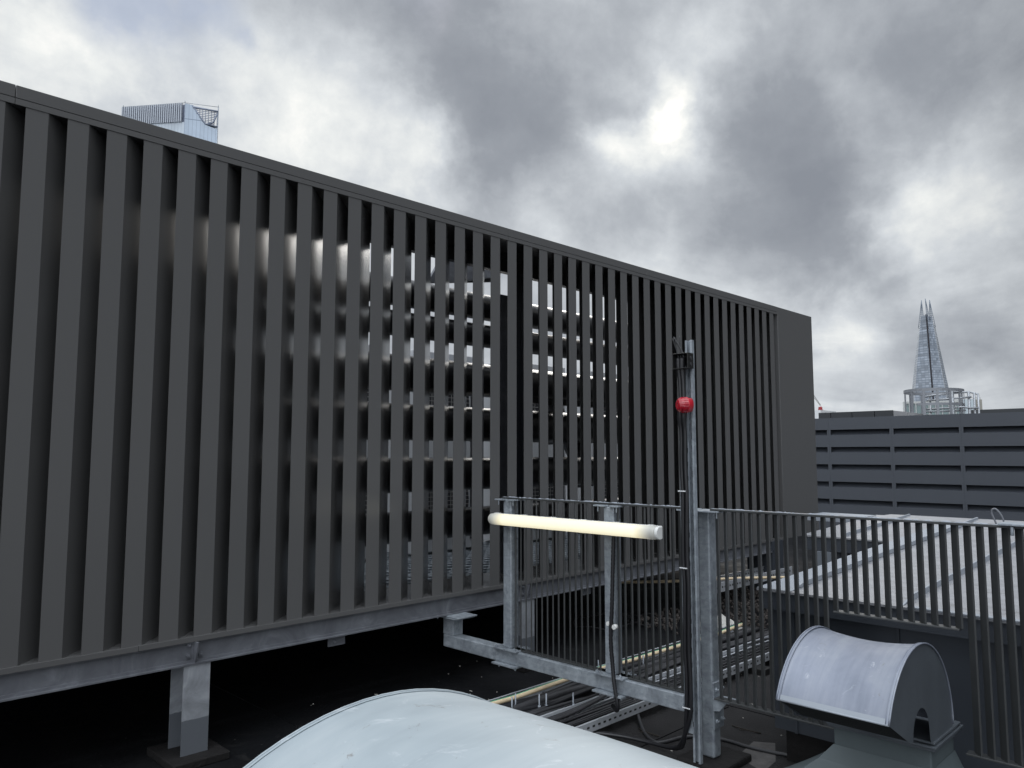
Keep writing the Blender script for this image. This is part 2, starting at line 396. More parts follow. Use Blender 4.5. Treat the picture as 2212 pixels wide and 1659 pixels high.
def tag(o, label=None, cat=None, group=None, kind=None):
    if label: o['label'] = label
    if cat: o['category'] = cat
    if group: o['group'] = group
    if kind: o['kind'] = kind
    return o
def thing(name, loc, label, cat, group=None):
    o = bpy.data.objects.new(name, None); COL.objects.link(o); o.location = loc; o.empty_display_size = .1
    return tag(o, label, cat, group)
def part(name, mb, m, parent, bevel=0.0, solid=0.0, label=None):
    """mesh given in world coordinates, parented to a thing (or to a part) that is not rotated"""
    off = Vector((0, 0, 0)); p = parent
    while p is not None: off += p.location; p = p.parent
    o = mb.build(name, m, parent, off=off, bevel=bevel, solid=solid)
    if label: o['label'] = label
    return o
def copy_part(src, parent, loc):
    c = src.copy(); COL.objects.link(c); c.parent = parent; c.location = loc
    return c
def smooth_path(pts, n=6):
    """Catmull-Rom through the points"""
    P = [Vector(p) for p in pts]; P = [2*P[0]-P[1]] + P + [2*P[-1]-P[-2]]; out = []
    for i in range(1, len(P)-2):
        for k in range(n):
            t = k/n
            out.append(.5*((2*P[i]) + (-P[i-1]+P[i+1])*t + (2*P[i-1]-5*P[i]+4*P[i+1]-P[i+2])*t*t + (-P[i-1]+3*P[i]-3*P[i+1]+P[i+2])*t**3))
    out.append(P[-2]); return out
def bolt(mb, c, n, r=.011, h=.012):
    c = Vector(c); n = Vector(n).normalized(); a = n.orthogonal().normalized(); b = n.cross(a)
    mb.prism([c + (a*math.cos(k*math.pi/3) + b*math.sin(k*math.pi/3))*r for k in range(6)], n*h)
    mb.prism([c + n*h + (a*math.cos(k*math.pi/4) + b*math.sin(k*math.pi/4))*r*.5 for k in range(8)], n*h*.8)

# ================================================================== SETTING
FZ = -0.03
g = MB(); n = 40
for i in range(n):
    for j in range(n): pass
g.box(-7, 22, -9, 16, FZ-.5, FZ)
tag(g.build('roof_floor', M['felt']), kind='structure')
g = MB(); g.face([(-4000,-4000,-45),(4000,-4000,-45),(4000,4000,-45),(-4000,4000,-45)])
tag(g.build('ground', M['city']), kind='structure')
# felt laps and patches on the floor
g = MB(); g.face([(2.3,-4,FZ+.0025),(5.6,-4,FZ+.0025),(5.6,3.30,FZ+.0025),(2.3,3.30,FZ+.0025)])
tag(g.build('felt_sheet', mat('grey_mineral_felt', (.024,.023,.0235), .8, 0, .2, var=.5, vscale=3.0, bump=.6, bscale=120, detail=12, spots=[(5,.64,(.045,.043,.042),.5),(60,.72,(.12,.11,.10),.6)])), kind='structure')
g = MB()
g.face([(3.80,1.98,FZ+.004),(3.98,2.0,FZ+.004),(4.22,2.12,FZ+.004),(4.16,2.22,FZ+.004),(3.97,2.19,FZ+.004),(3.86,2.10,FZ+.004)])
tag(g.build('felt_patch', M['palepanel'] if False else mat('worn_grey_felt', (.085,.08,.078), .8, var=.5, vscale=14, bump=.4, bscale=50)), kind='structure')
g = MB()
for (y, x0, x1) in ((3.78,-1,6.0),(2.62,2.6,4.6)):
    g.box(x0, x1, y, y+.004, FZ+.001, FZ+.007)
for x in (2.45, 4.62):
    g.box(x, x+.005, 2.2, 6, FZ+.001, FZ+.006)
tag(g.build('felt_lap_joints', M['felt']), kind='structure')
# small litter on the felt
g = MB()
for k in range(110):
    x = random.uniform(.2, 5.4); y = random.uniform(1.6, 4.6)
    a = random.uniform(0, 3.14); l = random.choice([.002, .003, .004, .006, .012]); wd = random.uniform(.0008, .002)
    g.obox((x, y, FZ+.004), (math.cos(a)*l, math.sin(a)*l, 0), (-math.sin(a)*wd, math.cos(a)*wd, 0), (0, 0, .002))
tag(g.build('litter', M['litter']), 'tiny pale flecks of litter scattered over the black felt', 'litter', kind='stuff')

# ================================================================== SLATTED SCREEN
Y0 = 4.20; P0 = 0.862; PITCHX = 0.1828; SW = .098; SD = .232
ZB, ZT = .622, 3.276
scr = thing('slatted_screen', (4.0, Y0, .6), 'long charcoal metal plant screen of upright slats raised on a steel frame', 'screen')
sl = MB()
TH = .003
sl.prism([(0,0,0),(SW,0,0),(SW+SD,SD,0),(SD,SD,0),(SD,SD-TH,0),(SW+SD-TH*2.42,SD-TH,0),(SW-TH*.41,TH,0),(0,TH,0)], (0,0,ZT-ZB))
first = None
kmin, kmax = -10, 42
for k in range(kmin, kmax+1):
    x = P0 + PITCHX*k
    if first is None:
        first = sl.build('slat', M['screen'], scr, bevel=.0); first.location = (x-4.0, 0, ZB-.6)
    else: copy_part(first, scr, (x-4.0, 0, ZB-.6))
XL, XE, XR = P0+PITCHX*kmin-.1, 8.742, 9.70
b = MB(); jn = [XL, .815, 4.155, 6.03, XE]
for a, c in zip(jn[:-1], jn[1:]):
    b.prism([(a+.0015,Y0-.004,3.309),(a+.0015,Y0-.004,3.372),(a+.0015,Y0+.5,3.374),(a+.0015,Y0+.5,3.309)], (c-a-.003,0,0))
part('coping', b, M['screen'], scr, bevel=.002)
b = MB()
for a, c in zip(jn[:-1], jn[1:]):
    b.box(a+.001, c-.001, Y0-.0035, Y0+.5, 3.2765, 3.3065)
part('fascia', b, M['screen'], scr)
b = MB(); b.box(XL, XE, Y0+.44, Y0+.5, 3.165, 3.2755)
part('back_rail', b, M['screen'], scr)
b = MB(); jb = [XL, 1.49, 4.06, 6.6, XE]
for a, c in zip(jb[:-1], jb[1:]):
    b.box(a+.001, c-.001, Y0-.012, Y0-.004, .594, .6225)
    b.box(a+.001, c-.001, Y0-.004, Y0+.5, .612, .6215)
part('bottom_tray', b, M['screen'], scr, bevel=.0015)
b = MB(); b.box(XE, XR, Y0-.003, Y0+.55, .60, 3.372)
part('end_panel', b, M['screen'], scr, bevel=.003)

# support frame of the screen
fr = thing('screen_support_frame', (3.2, Y0+.1, 0), 'dull galvanised steel beam and posts holding the slatted screen off the roof', 'steel frame')
b = MB()
b.box(XL, 8.45, Y0+.012, Y0+.02, .497, .5935)      # web
b.box(XL, 8.45, Y0-.02, Y0+.10, .476, .4845)         # bottom flange
b.box(XL, 8.45, Y0+.0, Y0+.10, .585, .5938)
b.box(XL, 8.45, Y0+.0, Y0+.011, .4846, .4975)
part('beam', b, M['galv_dull'], fr)
def screen_post(x, y1=Y0+.16):
    b = MB(); zb = .012
    b.box(x, x+.143, Y0-.012, Y0-.003, zb, .4755)
    b.box(x+.066, x+.075, Y0-.003, y1-.009, zb, .4755)
    b.box(x, x+.143, y1-.009, y1, zb, .4755)
    o = part('post', b, M['post_half'], fr); return o
for x in (1.726, 4.292, 6.86):
    p = screen_post(x)
    q = MB(); q.box(x-.075, x+.225, Y0-.11, Y0+.26, FZ, .012)
    part('plinth', q, M['plinth'], fr, bevel=.006)
    q = MB()
    q.prism([(x+.055, Y0+.011, .5935), (x+.055, Y0-.05, .5935), (x+.055, Y0-.018, .486), (x+.055, Y0+.011, .486)], (.008,0,0))
    q.box(x+.043, x+.0545, Y0+.004, Y0+.011, .486, .5935)
    for dx, z in ((.028, .522), (.095, .522), (.028, .578)):
        bolt(q, (x+dx, Y0+.011, z), (0,-1,0), .013, .012)
    part('splice_plate', q, M['galv_dull'], fr)
q = MB(); q.box(8.40, 8.66, Y0-.02, Y0-.008, FZ, .60); q.box(8.40,8.412,Y0-.008,Y0+.3,FZ,.60)
part('end_bracket', q, M['zinc_dark'], fr)
for x in (2.62, 5.05):
    q = MB(); q.box(x, x+.12, Y0+.02, Y0+.028, .415, .4755); bolt(q, (x+.04, Y0+.02, .44), (0,-1,0), .008)
    part('cleat', q, M['galv_dull'], fr)

# ================================================================== PLANT BEHIND THE SCREEN
b = MB()
gx0, gx1, gy0, gy1 = -.9, 9.6, Y0+.52, 8.6
for k in range(int((gy1-gy0)/.115)):
    y = gy0 + k*.115; b.box(gx0, gx1, y, y+.026, .545, .56)
for k in range(int((gx1-gx0)/.12)):
    x = gx0 + k*.12; b.box(x, x+.006, gy0, gy1, .545, .5595)
dk = MB(); dk.box(gx0, gx1+.6, gy0, gy1, .49, .50); dk.box(gx0, gx1+.6, gy1+.001, gy1+.03, FZ, .50)  # deck and rear sheet added to keep light off the floor below
tag(dk.build('shade_deck', M['blackclad']), 'black solid deck added under the grating to shade the floor behind the screen', 'deck')
gr = b.build('walkway_grating', M['galv']); tag(gr, 'open steel bar grating floor behind the slatted screen', 'grating')
PZ = [(2.94,.118,'topmost'),(2.675,.105,'second from the top'),(2.265,.150,'third from the top'),(1.862,.152,'third from the bottom'),(1.425,.143,'second from the bottom'),(1.005,.126,'lowest')]
for i, (z, r, nm) in enumerate(PZ):
    b = MB(); b.tube([(-.8,5.1,z),(2,5.1,z),(4.4,5.1,z),(8.2,5.1,z)], r, 28)
    for x in (.3, 1.7, 3.2, 5.0, 6.9):
        b.tube([(x,5.1,z),(x+.02,5.1,z)], r+.002, 28)
    t = b.build('lagged_pipe', M['pipe']); tag(t, f'black lagged pipe behind the slats, {nm} of the six', 'pipe', 'black pipes stacked behind the screen')
# columns that carry pipes and screen
cols = [(4.463,'pale upright steel channel behind the slats, left of the dark pair',.085,2.95),(4.655,'dark slim column behind the slats at the screen joint',.05,3.16)]
for x, lb, wd, top in cols:
    b = MB(); b.box(x, x+.008, 4.60, 4.70, .565, top); b.box(x+.009, x+wd, 4.60, 4.607, .565, top); b.box(x+.009, x+wd, 4.693, 4.70, .565, top)
    t = b.build('column', M['galv_dull'] if wd > .06 else M['zinc_dark']); tag(t, lb, 'column')
b = MB(); b.box(4.715, 4.79, 4.60, 4.68, .565, 3.16)
tag(b.build('column', M['zinc_dark']), 'dark square column behind the slats, right of the slim one', 'column')
# sloping duct / bracket by the top of the column
b = MB(); b.prism([(3.95,4.95,3.02),(4.75,4.95,3.16),(4.75,4.95,3.42),(4.20,4.95,3.42)], (0,.03,0)); b.prism([(4.3,4.9,3.08),(4.75,4.9,3.20),(4.75,4.9,3.215),(4.3,4.9,3.095)], (0,.05,0))
tag(b.build('steel_gusset', M['galv_dull']), 'sloping grey steel gusset plate high behind the slats', 'bracket')
# air-conditioning condensers
def condenser(x, y, z0, wdt, h, label, n=2):
    t = thing('condenser_unit', (x+wdt/2, y, z0), label, 'condenser', 'white condensers behind the pipes')
    b = MB(); b.box(x, x+wdt, y, y+.5, z0, z0+h); part('casing', b, M['ac'], t, bevel=.01)
    for k in range(n):
        c = Vector((x+wdt*.42, y-.004, z0 + h*(k+.5)/n)); r = min(wdt*.36, h/n*.42)
        b = MB(); b.prism([c + Vector((math.cos(a*math.pi/14)*r, 0, math.sin(a*math.pi/14)*r)) for a in range(28)], (0,.01,0)); part('fan', b, M['grille'], t)
        b = MB()
        for q in range(-7, 8):
            hh = math.sqrt(max(0, 1-(q/8)**2))*r
            b.box(c.x-hh, c.x+hh, c.y-.02, c.y-.015, c.z+q*r/8-.002, c.z+q*r/8+.002)
        for q in range(-3, 4):
            hh = math.sqrt(max(0, 1-(q/4)**2))*r
            b.box(c.x+q*r/4-.002, c.x+q*r/4+.002, c.y-.0149, c.y-.011, c.z-hh, c.z+hh)
        part('fan_grille', b, M['wire'], t)
    b = MB(); b.box(x+wdt*.80, x+wdt*.96, y-.006, y-.001, z0+.1, z0+h-.15); part('side_grille', b, M['grille'], t)
condenser(3.55, 6.3, .58, 1.0, 2.1, 'white condenser behind the pipes, leftmost of the four')
condenser(4.85, 6.3, .58, 1.0, 2.1, 'white condenser behind the pipes, second from the left')
condenser(6.25, 6.3, .58, 1.0, 2.1, 'white condenser behind the pipes, third from the left')
condenser(7.75, 6.3, .58, 1.0, 2.1, 'white condenser behind the pipes, rightmost of the four')
b = MB(); b.box(4.75, 5.7, 6.24, 6.292, 2.42, 2.52)
t = b.build('label_strip', M['blue']); tag(t, 'blue strip with white ticks above the condenser behind the slats', 'strip')
b = MB()
for k in range(20): b.box(4.78+k*.045, 4.80+k*.045, 6.232, 6.239, 2.43, 2.47)
part('ticks', b, M['white'], t)
for (x, z, lb) in ((5.9, 1.95, 'crumpled foil lagging on a pipe bend, upper one behind the slats'), (6.3, 1.5, 'crumpled foil lagging on a pipe bend, lower one behind the slats')):
    b = MB(); b.tube(smooth_path([(x-.1,5.32,z+.28),(x+.02,5.3,z+.05),(x+.05,5.28,z-.25)], 5), .12, 14)
    tag(b.build('foil_bend', M['foil']), lb, 'pipe')
b = MB()
b.box(4.9, 8.0, 4.93, 4.935, 2.08, 2.13); b.box(4.9, 8.0, 4.93, 5.03, 2.075, 2.0799)
for k in range(30): b.box(4.95+k*.1, 4.98+k*.1, 4.927, 4.9295, 2.095, 2.115)
tag(b.build('cable_ladder', M['black']), 'black cable ladder running in front of the pipes behind the screen', 'cable tray')

# ================================================================== GALVANISED FRAME WITH TWO POSTS
XB0, XB1 = 3.575, 3.665
gf = thing('balustrade_frame', (3.62, 3.2, 0), 'galvanised box-section beam with two upright posts for the dark railing', 'steel frame')
b = MB(); b.box(XB0, XB1, 2.30, 4.262, .250, .335); part('beam', b, M['galv'], gf, bevel=.006)
b = MB(); b.box(XB0, XB1, 4.155, 4.262, .336, .455)
b.box(XB0-.04, XB1+.05, 4.08, 4.33, .4555, .465); b.box(XB0-.04, XB1+.05, 4.06, 4.35, .4655, .4755)
bolt(b, (XB0-.02, 4.30, .455), (0,0,-1), .01)
part('elbow', b, M['galv'], gf, bevel=.003)
for y in (3.63, 2.79):
    b = MB(); b.box(3.585, 3.655, y-.037, y+.037, .3455, 1.292)
    o = part('post', b, M['galv'], gf, bevel=.006)
    b = MB(); b.box(3.55, 3.69, y-.11, y+.10, .3355, .345)
    for dx, dy in ((-.055,.08),(-.055,-.085),(.055,.08),(.055,-.085)): bolt(b, (3.62+dx, y+dy, .345), (0,0,1), .011, .009)
    part('base_plate', b, M['galv'], gf, bevel=.0015)
    b = MB(); b.box(3.54, 3.68, y-.11, y+.10, .238, .2495)
    for dy in (.07, -.08): bolt(b, (3.58, y+dy, .238), (0,0,-1), .011, .012)
    part('clamp_plate', b, M['galv'], gf, bevel=.0015)
    b = MB(); b.box(3.56, 3.68, y-.085, y-.012, 1.2925, 1.301); b.box(3.56, 3.68, y+.012, y+.095, 1.2925, 1.301)
    for dy in (-.065, -.045, .07): b.tube([(3.575, y+dy, 1.2925), (3.575, y+dy, 1.262)], .0045, 8)
    part('top_plate', b, M['galv'], gf, bevel=.0015)

# ================================================================== RAILINGS
def railing(name_label, ya, yb, segs, ztop=1.313):
    """segs: list of (y_low, y_high, z_bottom)"""
    t = thing('railing_panel', (3.62, (ya+yb)/2, 0), name_label, 'railing')
    b = MB(); b.box(3.60, 3.65, ya, yb, ztop-.011, ztop); o = part('top_rail', b, M['fence'], t, bevel=.002)
    # lumpy sealant beads along the rail
    bd = MB(); bp = []; br = []; k = ya+.004
    while k < yb-.004:
        bp.append((3.607, k, ztop)); br.append(random.choice([.0008, .0025, .0045, .0065])); k += random.uniform(.006, .016)
    bd.tube(bp, .002, 6, radii=br)
    part('rail_beads', bd, M['zinc_flash'], o)
    first = {}
    e = Vector((1, 1, 0)).normalized()*.0225; f = Vector((1, -1, 0)).normalized()*.0042
    for (y0, y1, zb) in segs:
        if zb < ztop-.1:
            b = MB(); b.box(3.60, 3.65, y0, y1, zb-.009, zb); part('bottom_rail', b, M['fence'], t, bevel=.002)
    P = .0464; y = ya + .023
    while y < yb - .01:
        zb = min([s[2] for s in segs if s[0] <= y <= s[1]] or [segs[0][2]])
        key = round(zb, 3)
        if key not in first:
            m = MB(); m.obox((0, 0, (ztop-.0115-zb)/2), e, f, (0, 0, (ztop-.0115-zb)/2))
            first[key] = m.build('bar', M['fence'], t, bevel=.0012); first[key].location = (3.622-3.62, y-(ya+yb)/2, zb+.0003)
        else: copy_part(first[key], t, (3.622-3.62, y-(ya+yb)/2, zb+.0003))
        y += P
    return t
railing('dark grey railing panel of thin upright bars behind the lit strip lamp', 2.31, 3.70, [(2.31, 3.70, .345)])
railing('dark grey railing panel with a stepped cut-out round the vent cowl', -.75, 2.135, [(1.507, 2.135, .352), (.985, 1.507, .878), (-.75, .985, .385)])
# plate of the railing's own bolted splice at the far right
t = thing('rail_splice', (3.62, .80, 1.31), 'bolted splice plate on the railing top at the right edge', 'plate')
b = MB(); b.box(3.575, 3.675, .68, .82, 1.3135, 1.323); b.tube([(3.59, .775, 1.312), (3.59, .775, 1.275)], .007, 8); part('plate', b, M['galv'], t, bevel=.002)

# ================================================================== MAIN POST
mp = thing('steel_post', (3.66, 2.19, 0), 'thick galvanised H-section post carrying the railing between its two panels', 'post')
b = MB(); z0, z1 = .012, 1.292
b.box(3.685, 3.757, 2.190, 2.262, z0, z1)
part('post', b, M['galv'], mp, bevel=.010)
b = MB(); b.box(3.672, 3.772, 2.179, 2.189, .165, .40)
for dx, z in ((3.695,.365),(3.748,.368),(3.695,.205),(3.748,.208)): bolt(b, (dx, 2.179, z), (0,-1,0), .012, .010)
part('gusset_plate', b, M['galv'], mp, bevel=.002)
b = MB(); b.box(3.66, 3.745, 2.085, 2.178, .318, .326); b.prism([(3.66,2.178,.317),(3.66,2.178,.262),(3.66,2.14,.27),(3.66,2.10,.317)], (.008,0,0))
part('shelf_bracket', b, M['galv'], mp, bevel=.0015)
b = MB(); b.box(3.59, 3.76, 2.08, 2.175, 1.2925, 1.3015); b.box(3.60, 3.74, 2.265, 2.34, 1.2925, 1.3015); b.box(3.60,3.757,2.1755,2.2645,1.2925,1.2985)
b.tube([(3.61, 2.10, 1.2925), (3.61, 2.10, 1.262)], .005, 8); b.tube([(3.62, 2.125, 1.2925), (3.62, 2.125, 1.27)], .004, 8)
part('top_plate', b, M['galv'], mp, bevel=.0015)
b = MB(); b.box(3.58, 3.90, 2.09, 2.36, FZ, .010); part('plinth', b, M['plinth'], mp, bevel=.012)

# ================================================================== STRUT POLE WITH BEACON, BOX AND CABLES
sp = thing('strut_pole', (3.58, 2.235, 0), 'tall thin galvanised slotted strut standing in front of the post', 'pole')
b = MB(); z1 = 2.212; z0 = .012
b.box(3.5945, 3.597, 2.205, 2.247, z0, z1); b.box(3.574, 3.5945, 2.205, 2.2075, z0, z1); b.box(3.574, 3.5945, 2.2445, 2.247, z0, z1)
b.box(3.574, 3.5765, 2.2075, 2.2165, z0, z1); b.box(3.574, 3.5765, 2.2355, 2.2445, z0, z1)
part('channel', b, M['galv'], sp)
b = MB()
for k in range(28): b.box(3.5935, 3.5943, 2.221, 2.231, .25+k*.068, .285+k*.068)
part('slots', b, M['black'], sp)
ct = thing('vertical_cable_tray', (3.55, 2.26, 0), 'narrow perforated tray up the strut pole holding black cables', 'cable tray')
b = MB(); b.box(3.549, 3.5575, 2.226, 2.2275, .16, 1.668); b.box(3.549, 3.5575, 2.277, 2.2785, .16, 1.668); b.box(3.5562, 3.5575, 2.2275, 2.277, .16, 1.668)
part('tray', b, M['galv'], ct)
b = MB()
for k in range(20): b.box(3.5475, 3.5488, 2.2258, 2.2290, .2+k*.074, .225+k*.074)
part('slots', b, M['black'], ct)
for z in (.29, 1.0, 1.40):
    b = MB(); b.box(3.522, 3.524, 2.229, 2.276, z, z+.006); part('cable_tie', b, M['white'], ct)
for i, (yy, pts, lb) in enumerate([
    (2.264, [(2.264,2.115),(2.264,2.06),(2.258,1.98),(2.256,1.86),(2.262,1.78)], 'left'),
    (2.240, [(2.240,2.115),(2.243,2.06),(2.238,1.98),(2.236,1.86),(2.238,1.78)], 'right')]):
    path = [(3.535, a, z) for a, z in pts] + [(3.541, yy-.004+.003*math.sin(q*2.1), 1.7-q*.16) for q in range(9)] + [(3.541, yy, .25)]
    path += [(3.57,2.30+.012*i,.10),(3.64,2.38+.015*i,.03),(3.66,2.47+.02*i,.008),(3.665,2.60+.03*i,.0),(3.63,2.76+.03*i,.0),(3.52,2.95+.02*i,.0),(3.30,3.02,.01)]
    b = MB(); rad = []
    sp_ = smooth_path(path, 4)
    for p in sp_:
        z = p.z; r = .0105
        if 1.99 < z < 2.13: r = .0105 + .007*min(1, (z-1.99)/.08)
        if 1.74 < z < 1.84: r = .0105 + .006*min(1, (z-1.74)/.06)
        rad.append(r)
    b.tube(sp_, .0105, 12, radii=rad)
    tag(b.build('riser_cable', M['rubber']), f'thick black cable running up the strut pole, {lb} one of the pair', 'cable', 'pair of black riser cables')
jb = thing('junction_box', (3.53, 2.235, 2.09), 'black open junction box near the top of the strut pole', 'junction box')
b = MB(); b.box(3.556, 3.5595, 2.186, 2.282, 2.052, 2.135); b.box(3.50, 3.5558, 2.186, 2.190, 2.052, 2.135); b.box(3.50,3.5558,2.278,2.282,2.052,2.135)
b.box(3.50,3.5558,2.1902,2.2778,2.052,2.056); b.box(3.50,3.5558,2.1902,2.2778,2.131,2.135)
part('box', b, M['black'], jb, bevel=.0015)
b = MB()
for z in (2.075, 2.108): b.tube([(3.53,2.1858,z),(3.53,2.183,z)], .010, 12)
part('knockouts', b, M['rubber_grey'], jb)
b = MB(); bolt(b, (3.553,2.236,2.068), (-1,0,0), .006, .006); bolt(b, (3.553,2.236,2.112), (-1,0,0), .006, .006)
part('screws', b, M['galv'], jb)
for i, (a, c, d, lb) in enumerate([((2.255,2.06),(2.264,2.13),(2.292,2.222),'leftmost, bent furthest left'),((2.252,2.06),(2.268,2.14),(2.272,2.225),'straight one near the left'),
    ((2.232,2.06),(2.235,2.13),(2.284,2.226),'crossing over to the left'),((2.229,2.06),(2.232,2.135),(2.279,2.228),'crossing over, slightly shorter'),((2.246,2.06),(2.248,2.15),(2.248,2.232),'rightmost, pointing straight up')]):
    b = MB(); b.tube(smooth_path([(3.535, a[0], a[1]), (3.53, c[0], c[1]), (3.525-(i%2)*.01, d[0], d[1])], 6), .003, 8)
    tag(b.build('loose_wire', M['rubber_grey']), 'thin loose cable end sticking out above the junction box, '+lb, 'wire', 'loose cable ends above the box')
bc = thing('warning_beacon', (3.50, 2.218, 1.857), 'round ribbed red warning beacon fixed to the strut pole', 'beacon')
b = MB(); ax = Vector((-.82, .573, 0)).normalized(); c0 = Vector((3.535, 2.194, 1.857))
def lathe(c, ax, prof, n=28, ribs=0):
    b = MB(); ax = Vector(ax).normalized(); u = ax.orthogonal().normalized(); v = ax.cross(u); P = []
    for (d, r) in prof:
        row = []
        for k in range(n+1):
            a = 2*math.pi*k/n; rr = r*(1 + (.03 if (ribs and k % 2) else 0))
            row.append(c + ax*d + (u*math.cos(a) + v*math.sin(a))*rr)
        P.append(row)
    b.grid(P, smooth=not ribs); return b
part('base', lathe(c0, ax, [(-.0,.0),(-.0,.038),(.022,.040),(.024,.0415)]), M['redsolid'], bc)
part('lens', lathe(c0, ax, [(.0242,.0415),(.05,.0410),(.064,.037),(.074,.028),(.078,.018),(.076,.0)], 44, 1), M['red'], bc)
part('seam_ring', lathe(c0, ax, [(.0238,.0405),(.0238,.0428),(.0275,.0428),(.0275,.0405)]), M['redsolid'], bc)

# ================================================================== STRIP LAMP
lc = Vector((3.50, 3.04, 1.177)); HL = .648
lt = thing('strip_light', lc, 'long lit fluorescent strip light fixed across the railing posts', 'light')
def dprof(c, y, s=1.0, dx=0.0):
    pts = []
    for k in range(13):
        a = math.pi*(-.5 + k/12)
        pts.append(Vector((c.x - .012 - math.cos(a)*.032*s + dx, y, c.z + math.sin(a)*.036*s)))
    pts += [Vector((c.x+.012, y, c.z+.034*s)), Vector((c.x+.012, y, c.z-.034*s))]
    return pts
b = MB(); rows = []
for (y, s) in ((-HL+.0,.93),(-HL+.012,1.0),(-.5,1),(0,1),(.5,1),(HL-.03,1.0),(HL-.01,.93),(HL,.72)):
    rows.append(dprof(lc, lc.y+y, s))
for k in range(len(rows)): rows[k].append(rows[k][0])
b.grid(rows, smooth=True); b.face(rows[0][:-1]); b.face(rows[-1][:-1][::-1])
o = b.build('diffuser', M['lamp'], lt, off=lc)
b = MB(); b.prism(dprof(lc, lc.y-HL-.022, .97), (0, .0205, 0)); part('end_cap', b, M['lampcap'], lt, bevel=.004)
b = MB(); b.box(lc.x+.0125, lc.x+.048, lc.y-HL, lc.y+HL, lc.z-.034, lc.z+.034); part('housing', b, M['lampcap'], lt, bevel=.005)
for k in range(6):
    for sgn in (1, -1):
        b = MB(); y = lc.y - .60 + k*.24
        b.box(lc.x-.006, lc.x+.02, y-.02, y+.02, lc.z+sgn*.0365-.0025, lc.z+sgn*.0365+.0025); part('clip', b, M['lampcap'], lt, bevel=.001)
for y in (3.63, 2.79):
    b = MB(); b.box(lc.x+.0485, 3.5845, y-.02, y+.02, lc.z-.02, lc.z+.02); part('bracket', b, M['galv'], lt)
b = MB(); path = smooth_path([(3.56,2.735,1.13),(3.555,2.74,.95),(3.55,2.745,.75),(3.548,2.755,.55),(3.55,2.745,.40),(3.545,2.73,.30),(3.545,2.71,.20),(3.56,2.73,.165),(3.62,2.80,.16)], 16)
rad = [.0105 if k % 2 else .0125 for k in range(len(path))]
b.tube(path, .011, 12, radii=rad)
tag(b.build('flexible_conduit', M['rubber']), 'black ribbed flexible conduit hanging down beside the right beam post', 'conduit')
t = thing('conduit_clip', (3.56, 2.75, .62), 'small pale saddle clip holding the ribbed conduit on the post', 'clip')
b = MB(); b.tube([(3.585,2.775,.632),(3.548,2.778,.634)], .012, 14); b.tube([(3.56,2.722,.625),(3.535,2.724,.625)], .014, 14); part('clip', b, M['lampcap'], t)

